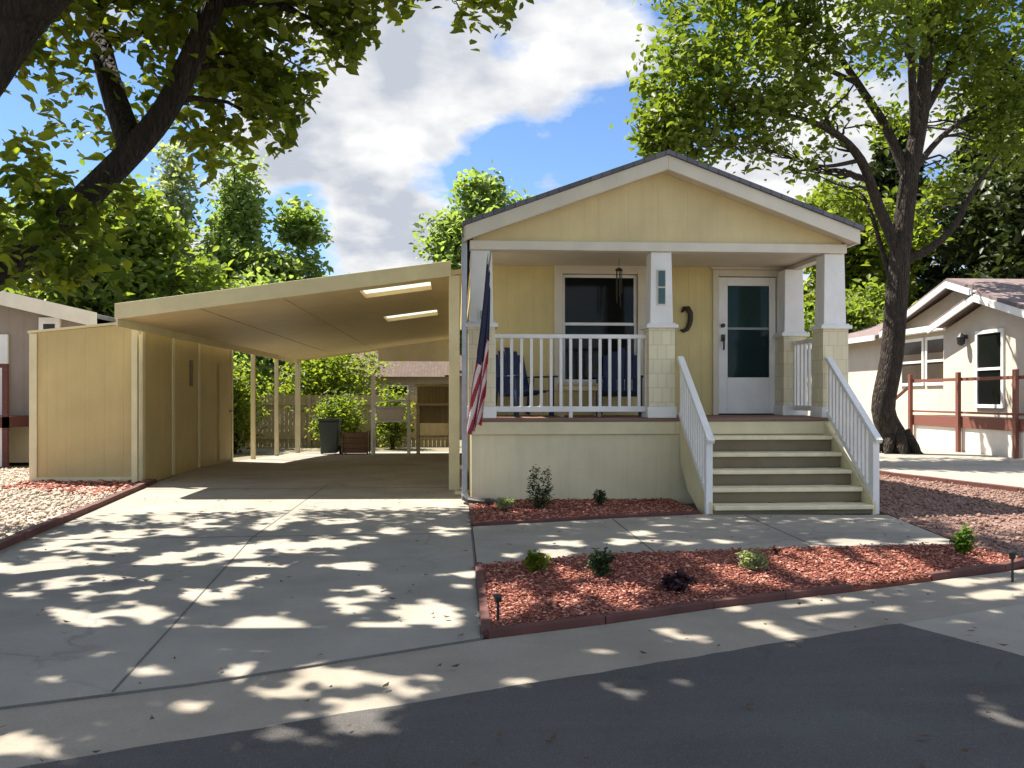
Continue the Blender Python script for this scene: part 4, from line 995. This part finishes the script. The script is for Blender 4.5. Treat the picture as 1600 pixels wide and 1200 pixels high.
for p, r in paths: tm.tube(p, r, 14)
for a_ in range(7):
    an = a_ * .9 + random.uniform(-.2, .2); c_, s_ = math.cos(an), math.sin(an); L_ = random.uniform(.42, .6)
    tm.tube([(10.82 + c_ * .2, 20.6 + s_ * .2, .55), (10.83 + c_ * .42, 20.6 + s_ * .42, .16), (10.85 + c_ * L_, 20.6 + s_ * L_, .02), (10.85 + c_ * (L_ + .15), 20.6 + s_ * (L_ + .15), -.06)], [.14, .13, .08, .03], 8)
LV = []
for px, py, Y, r_, n_ in ((1075, 120, 19.5, 1.15, 2700), (1050, 190, 19.5, .8, 1500), (1030, 215, 19.2, .5, 700), (1110, 215, 19.8, .7, 1100), (1100, 40, 20, 1.3, 2400), (1160, 110, 19, 1.2, 2100), (1190, 180, 19.5, .8, 1200), (1170, 225, 19.6, .5, 450), (1210, 235, 20, .35, 220), (1285, 235, 20.5, .35, 160), (1440, 320, 21.5, .4, 150), (1190, 20, 20.5, 1.3, 1600), (1250, 90, 20.5, 1.1, 1100), (1240, 160, 19.6, .7, 600), (1300, 20, 20, 1.2, 1100), (1330, 100, 21.5, 1.0, 600), (1370, 40, 19, 1.1, 700), (1350, 170, 20.5, .7, 350), (1290, 190, 21, .6, 300), (1430, 20, 20, 1.2, 700), (1490, 90, 21, 1.1, 800), (1560, 40, 21, 1.5, 1500), (1540, 170, 21.5, 1.1, 900), (1590, 200, 21.5, 1.2, 1000), (1500, 0, 20, 1.2, 900),
        (1230, 265, 20, .3, 80), (1250, 275, 20, .22, 50), (1270, 262, 20, .3, 90), (1310, 300, 21.5, .7, 500), (1350, 325, 21.5, .6, 350), (1300, -90, 20, 2.2, 1800), (1180, -90, 20, 1.8, 1300), (1420, -120, 20.5, 2.2, 1700), (1540, -90, 20.5, 1.8, 1200), (1480, 280, 22, .6, 250), (1400, 200, 22.5, .7, 250), (1120, 160, 21, 1.0, 800)):
    c = q(px, py, Y); LV.append(blob_points(c, (r_, r_, r_ * .85), n_, 13, .17, .25))
    for _ in range(3):
        e = Vector(c) + Vector((random.gauss(0, .4), random.gauss(0, .4), random.gauss(0, .3))) * r_
        b0, r0 = nearest_on(paths, e)
        if (e - b0).length < 4.5: limb(tm, b0, e, min(r0 * .5, .04), .008, .3, 5, 5)
put('trunk', tm, M['bark2'], t2, smooth=True)
P = np.vstack(LV)
# sparse where the light passes on to the beige house
t = (P[:, 0] - 13.2) / -SUN.x; H_ = P + np.array(SUN)[None] * t[:, None]
gz = P[:, 2] / -SUN.z; G = P + np.array(SUN)[None] * gz[:, None]; gx_, gy_, _d = project(G)
wall_ = (H_[:, 2] > 0) & (H_[:, 2] < 4.4) & (H_[:, 1] > 17) & (H_[:, 1] < 28)
gnd = (gx_ > 1385) & (gx_ < 1640) & (gy_ > 690) & (gy_ < 765) & (G[:, 0] < 13)
ru = RNG.uniform(0, 1, len(P)); P = P[~((wall_ & (ru < .8)) | (gnd & (ru < .6)))]
leaf_mesh('crown', P, .19, M['leaf_ash'], t2, up=.4)

# ---- other trees
def tree(label, base, h, blobs, mat, n, size, trunk_r=.2, bark='bark', group=None, spread=.3, per=12, name='tree', up=.4, shell=.4):
    o = thing(name, label, 'tree', base, group); base = Vector(base)
    tm = MB(); p, r = spline([base - Vector((0, 0, .1)), base + Vector((.1, 0, h * .3)), base + Vector((-.05, .1, h * .6)), base + Vector((0, 0, h * .93))], [trunk_r, trunk_r * .75, trunk_r * .5, .03]); tm.tube(p, r, 8)
    LV = []
    tot = sum(b[3] * b[4] * b[5] for b in blobs)
    for bx, by, bz, rx, ry, rz in blobs:
        c = base + Vector((bx, by, bz)); LV.append(blob_points(c, (rx, ry, rz), max(per, int(n * rx * ry * rz / tot)), per, spread, shell))
        for _ in range(2):
            e = c + Vector((random.uniform(-.6, .6) * rx, random.uniform(-.6, .6) * ry, random.uniform(-.3, .5) * rz)); b0, r0 = nearest_on([(p, r)], e)
            limb(tm, b0, e, min(r0 * .6, .08), .012, .25, 4, 5)
    put('trunk', tm, M[bark], o, smooth=True)
    leaf_mesh('crown', np.vstack(LV), size, M[mat], o, up=up); return o
def spire(label, base, h, w_, mat, n, size, group=None):       # narrow poplar
    bl = []
    for k in range(9):
        z = h * (.18 + .8 * k / 8); r_ = w_ * (1.0 - .75 * (k / 8) ** 1.6) * random.uniform(.8, 1.15)
        bl.append((random.uniform(-.35, .35) * w_, random.uniform(-.3, .3) * w_, z, r_, r_, h * .11))
    return tree(label, base, h, bl, mat, n, size, .25, group=group, spread=.35)
def rndblobs(h, r_, k, lo=.35):
    bl = []
    for _ in range(k):
        z = random.uniform(lo, .92) * h; s_ = r_ * math.sin(math.pi * min(1, (z / h - lo + .22) / (1.05 - lo + .2))) ; a = random.uniform(0, 6.28); d_ = random.uniform(.2, .85) * s_
        q_ = random.uniform(.28, .46) * r_; bl.append((d_ * math.cos(a), d_ * math.sin(a), z, q_, q_, q_ * .8))
    return bl
GT = 'trees behind the carport roof'
spire('grey green narrow poplar behind the carport, left of the taller green poplar', (-14.2, 43, -.4), 13.4, 1.7, 'leaf_grey', 20000, .30, GT)
spire('tall green poplar rising behind the middle of the carport roof', (-11.2, 44, -.4), 14.3, 1.9, 'leaf_poplar', 16000, .31, GT)
tree('round topped tree right of the poplars behind the carport roof', (-8.0, 44, -.4), 11.3, rndblobs(11.3, 2.6, 12, .3) + [(0, 0, 10.6, .9, .9, .9)], 'leaf_poplar', 11000, .34, group=GT)
tree('yellow green leafy tree above the taupe house on the left', (-12.6, 31, -.4), 8.6, rndblobs(8.6, 3.9, 18, .28), 'leaf_yellow', 20000, .32, group=GT)
tree('dense green tree at the left edge behind the taupe house', (-19, 36, -.4), 9.5, rndblobs(9.5, 4.2, 16, .25), 'leaf_yellow', 15000, .30, group=GT)
tree('low leafy green tree below the poplars just above the carport roof', (-8.9, 38, -.4), 7.3, rndblobs(7.3, 3.0, 14, .2), 'leaf_poplar', 14000, .30, group=GT)
tree('yellow green bushy tree low behind the carport roof', (-12.2, 40, -.4), 8.2, rndblobs(8.2, 2.6, 12, .2), 'leaf_yellow', 13000, .32, group=GT)
for lab, x_, y_, h_, r_, m_ in (('hazy green round tree far behind the grey green poplar', -19.5, 52, 11.0, 4.0, 'leaf_poplar'), ('hazy green round tree far behind, between the poplars and the round topped tree', -12.5, 54, 10.6, 3.8, 'leaf_grey'), ('far green tree low between the round topped tree and the yellow house', -7.2, 53, 9.0, 3.2, 'leaf_poplar')):
    tree(lab, (x_, y_, -.4), h_, rndblobs(h_, r_, 16, .2), m_, 12000, .34, group=GT)
tree('green tree showing over the left slope of the yellow house', (.9, 36, -.4), 11.1, rndblobs(10.2, 2.7, 13, .35) + [(.1, 0, 10.3, .8, .8, .8), (-1.5, 0, 8.4, .9, .9, .9), (2.0, 0, 9.2, .8, .8, .8)], 'leaf_poplar', 13000, .30)
GR = 'trees behind the beige house'
def conifer(label, base, h, w_, n, size):
    o = thing('spruce_tree', label, 'tree', base, GR); base = Vector(base)
    tm = MB(); tm.tube([base - Vector((0, 0, .1)), base + Vector((0, 0, h))], [.3, .02], 8); LV = []
    lv = int(h * 2.2)
    for k in range(lv):
        z = h * (.12 + .86 * k / lv); r_ = w_ * (1 - (z / h)) ** .8 + .15
        for _ in range(9):
            a = random.uniform(0, 6.28); e = base + Vector((math.cos(a) * r_, math.sin(a) * r_, z - r_ * .25)); s_ = base + Vector((0, 0, z))
            m_ = max(6, int(n / lv / 9)); tt_ = RNG.uniform(.15, 1, m_)[:, None]
            LV.append(np.array(s_)[None] * (1 - tt_) + np.array(e)[None] * tt_ + RNG.normal(0, .16, (m_, 3)) * np.array([1, 1, .6]))
            tm.tube([s_, e], [.03, .008], 4)
    put('trunk', tm, M['bark'], o); leaf_mesh('crown', np.vstack(LV), size, M['leaf_dark'], o, up=.2, aspect=.3)
conifer('dark spruce at the right edge behind the mauve roof', (27.5, 42, -.4), 20, 5.2, 34000, .5)
conifer('dark spruce just right of the trunk, behind the beige house', (22.5, 43, -.4), 16.5, 4.4, 28000, .5)
tree('dark leafy tree behind the trunk of the right tree', (17.5, 37, -.4), 11, rndblobs(11, 3.6, 16, .25), 'leaf_near', 16000, .32, group=GR)
tree('bright yellow green tree low beyond the right porch column', (15.2, 33, -.4), 7.2, rndblobs(7.2, 2.5, 13, .2), 'leaf_yellow', 9000, .24, group=GR)
tree('tall dark green tree filling the right edge above the mauve roof', (24.5, 33, -.4), 14.5, rndblobs(14.5, 4.8, 24, .3), 'leaf_dark', 26000, .36, group=GR)
# hedge line seen under the carport
GU = 'shrubs behind the carport'; GP = 'plants in the mulch beds'
def shrub(label, base, rx, rz, mat, n, size, group=None, name='shrub', blobs=None, stems=True, up=.5):
    if group == GP: rx *= .82; rz *= .85; size *= .8
    o = thing(name, label, 'shrub', base, group); b = Vector(base); LV = []
    bl = blobs or [(random.uniform(-.4, .4) * rx, random.uniform(-.4, .4) * rx, rz * random.uniform(.35, .75), rx * .62, rx * .62, rz * .4) for _ in range(5)]
    tm = MB()
    for x, y, z, a, c_, d_ in bl:
        LV.append(blob_points(b + Vector((x, y, z)), (a, c_, d_), max(8, n // len(bl)), 8, min(a, d_) * .22, .2)); limb(tm, b - Vector((0, 0, .02)), b + Vector((x, y, z)), rz * .025 + .002, .002, .2, 3, 5)
    put('stem', tm, M['bark'], o); leaf_mesh('foliage', np.vstack(LV), size, M[mat], o, up=up); return o
shrub('dark green bush behind the wooden fence, left of the brown house', (-4.6, 33, -.4), 2.4, 3.6, 'leaf_near', 6500, .18, GU)
shrub('dark bush standing left of the carport rear posts', (-7.0, 27.5, -.4), 1.2, 2.8, 'leaf_near', 3000, .15, GU)
shrub('leafy green bush in front of the wooden fence behind the bins', (-4.1, 29.8, -.4), 1.0, 2.0, 'leaf_near', 2500, .13, GU)
shrub('small green bush behind the white rack', (-2.2, 29.6, -.4), .9, 2.0, 'leaf_near', 2200, .13, GU)
# planting by the house
GP = 'plants in the mulch beds'
def at(px, py): 
    v = on_g(px, py, .02); return (v.x, v.y, .02)
b = at(843, 797); shrub('dark upright two pointed evergreen in the bed below the porch', b, .14, .5, 'leaf_conif', 1500, .035, GP, blobs=[(-.06, 0, .28, .09, .09, .24), (.075, .02, .27, .085, .085, .24), (0, -.02, .14, .15, .14, .14)], up=.9)
b = at(938, 791); shrub('small round green shrub right of the pointed evergreen', b, .11, .23, 'leaf_conif', 600, .035, GP)
b = at(788, 801); shrub('low grey green shrub near the left corner of the porch skirting', b, .16, .2, 'leaf_grey', 600, .035, GP)
b = at(835, 897); shrub('dark green tufted shrub at the left end of the front bed', b, .12, .2, 'leaf_near', 500, .045, GP)
b = at(940, 902); shrub('rounded grey green shrub in the front bed by the walkway', b, .14, .25, 'leaf_conif', 900, .035, GP)
b = at(1060, 926); shrub('dark purple low plant in the middle of the front bed', b, .17, .16, 'leaf_purple', 500, .05, GP)
b = at(1172, 893); shrub('pale silver green shrub right of the purple plant', b, .17, .2, 'leaf_grey', 700, .035, GP)
b = at(1212, 870); shrub('tiny brown dried plant at the walkway edge of the front bed', b, .05, .1, 'leaf_brown', 120, .03, GP)
b = at(1508, 868); shrub('bright green upright shrub at the right end of the front bed', b, .12, .28, 'leaf_fresh', 900, .04, GP)
# stake lights
def stake(px, py, h, label):
    x, y, z = at(px, py); t = thing('garden_light', label, 'garden light', (x, y, z), 'stake lights in the front bed')
    put('stake', MB().tube([(x, y, z - .02), (x, y, z + h * .72)], .009, 8), M['black'], t)
    put('lamp_head', MB().lathe((x, y, z + h * .72), [(.018, 0), (.022, .01), (.024, h * .2), (.034, h * .21), (.03, h * .26), (.008, h * .28)], 12), M['black'], t)
stake(778, 972, .17, 'black stake light at the left front corner of the front bed')
stake(1582, 906, .22, 'black stake light at the right tip of the front bed')

# ------------------------------------------------------------------ sky, sun, camera
CLOUD_FILL = 1.7      # gain on unseen clouds overhead and behind the camera, added as fill light
W = bpy.data.worlds.new('World'); S.world = W; W.use_nodes = True
nt = W.node_tree; N = nt.nodes; L = nt.links; bg = N['Background']
sk = N.new('ShaderNodeTexSky'); sk.sky_type = 'NISHITA'; sk.sun_disc = False
sk.sun_elevation = SELEV; sk.sun_rotation = math.atan2(-SUN.x, -SUN.y)
sk.air_density = 1.0; sk.dust_density = .1; sk.ozone_density = 2.2; sk.altitude = 1600
tc = N.new('ShaderNodeTexCoord'); vec = tc.outputs['Generated']
sep = N.new('ShaderNodeSeparateXYZ'); L.new(vec, sep.inputs[0])
zz = math_(nt, 'ADD', math_(nt, 'MAXIMUM', sep.outputs[2], 0.0), .30)
cb = N.new('ShaderNodeCombineXYZ'); L.new(math_(nt, 'DIVIDE', sep.outputs[0], zz), cb.inputs[0]); L.new(math_(nt, 'DIVIDE', sep.outputs[1], zz), cb.inputs[1])
cl = cb.outputs[0]
n_big = noise(nt, cl, 3.2, 10, .56); n_det = noise(nt, cl, 8.0, 6, .5)
cov = math_(nt, 'ADD', math_(nt, 'MULTIPLY', n_big, 1.7), -.35)
def dir_px(px, py):
    a = (px - CX0) / FPX; v = Vector((a * CT + ST, CT - a * ST, (HY0 - py) / FPX)); return v.normalized()
def add_spot(cov, px, py, rad_px, amt):
    dn = N.new('ShaderNodeVectorMath'); dn.operation = 'DOT_PRODUCT'; L.new(vec, dn.inputs[0]); dn.inputs[1].default_value = dir_px(px, py)
    ang = math.atan(rad_px / FPX); mr = N.new('ShaderNodeMapRange'); mr.interpolation_type = 'SMOOTHSTEP'
    mr.inputs['From Min'].default_value = math.cos(ang); mr.inputs['From Max'].default_value = 1.0
    mr.inputs['To Min'].default_value = 0; mr.inputs['To Max'].default_value = amt
    L.new(dn.outputs['Value'], mr.inputs['Value']); return math_(nt, 'ADD', cov, mr.outputs[0])
for a in ((560, 110, 300, .17), (760, 70, 300, .16), (950, 90, 170, .14), (560, 240, 200, .13), (570, 300, 90, .08), (610, 365, 110, .16), (1230, 270, 150, .2), (860, 315, 170, -.30), (960, 220, 120, -.26), (1090, 50, 110, -.26), (770, 240, 90, -.16), (440, 350, 100, -.16), (480, 330, 60, -.12), (60, 230, 220, -.22), (700, 310, 80, -.12), (690, 130, 50, -.1), (480, 250, 60, -.12), (590, 330, 40, -.12), (760, 110, 60, -.08), (1440, 150, 220, .04)):
    cov = add_spot(cov, *a)
mask = ramp(nt, cov, .44, .64)
n_sh = noise(nt, cl, 4.2, 6, .5)
back = N.new('ShaderNodeMapRange'); back.interpolation_type = 'SMOOTHSTEP'; L.new(sep.outputs[1], back.inputs['Value'])
back.inputs['From Min'].default_value = .62; back.inputs['From Max'].default_value = -.2; back.inputs['To Min'].default_value = 1.0; back.inputs['To Max'].default_value = CLOUD_FILL
sh_ = math_(nt, 'ADD', math_(nt, 'MULTIPLY', n_sh, .65), math_(nt, 'MULTIPLY', n_det, .35))
sh_ = math_(nt, 'SUBTRACT', sh_, math_(nt, 'MULTIPLY', math_(nt, 'SUBTRACT', cov, .62), .22))
ccol = mixc(nt, ramp(nt, sh_, .38, .60), (2.9, 3.1, 3.5, 1), (5.6, 5.55, 5.4, 1))
ccol = mixc(nt, 1.0, ccol, back.outputs[0], 'MULTIPLY')
skyc = mixc(nt, mask, mixc(nt, 1.0, sk.outputs[0], (.80, .90, 1.0, 1), 'MULTIPLY'), ccol)
L.new(skyc, bg.inputs[0]); bg.inputs[1].default_value = .08

sun = bpy.data.lights.new('sun', 'SUN'); sun.energy = 5.0; sun.angle = R(.53); sun.color = (1, .93, .82)
so = bpy.data.objects.new('sun', sun); COL.objects.link(so); so.rotation_euler = SUN.to_track_quat('-Z', 'Y').to_euler(); so.location = (-10, 12, 30)

cam = bpy.data.cameras.new('camera'); co = bpy.data.objects.new('camera', cam); COL.objects.link(co)
co.location = (0, 0, HCAM); co.rotation_euler = (R(90), 0, -TH)
cam.sensor_width = 36; cam.lens = 36 * FPX / 1600; cam.shift_y = 20 / 1600
cam.clip_start = .05; cam.clip_end = 2000
S.camera = co
S.view_settings.view_transform = 'Standard'; S.view_settings.look = 'None'; S.view_settings.gamma = 1
S.view_settings.exposure = 1.33
S.cycles.max_bounces = 8; S.cycles.diffuse_bounces = 4; S.cycles.transmission_bounces = 4; S.cycles.use_denoising = True
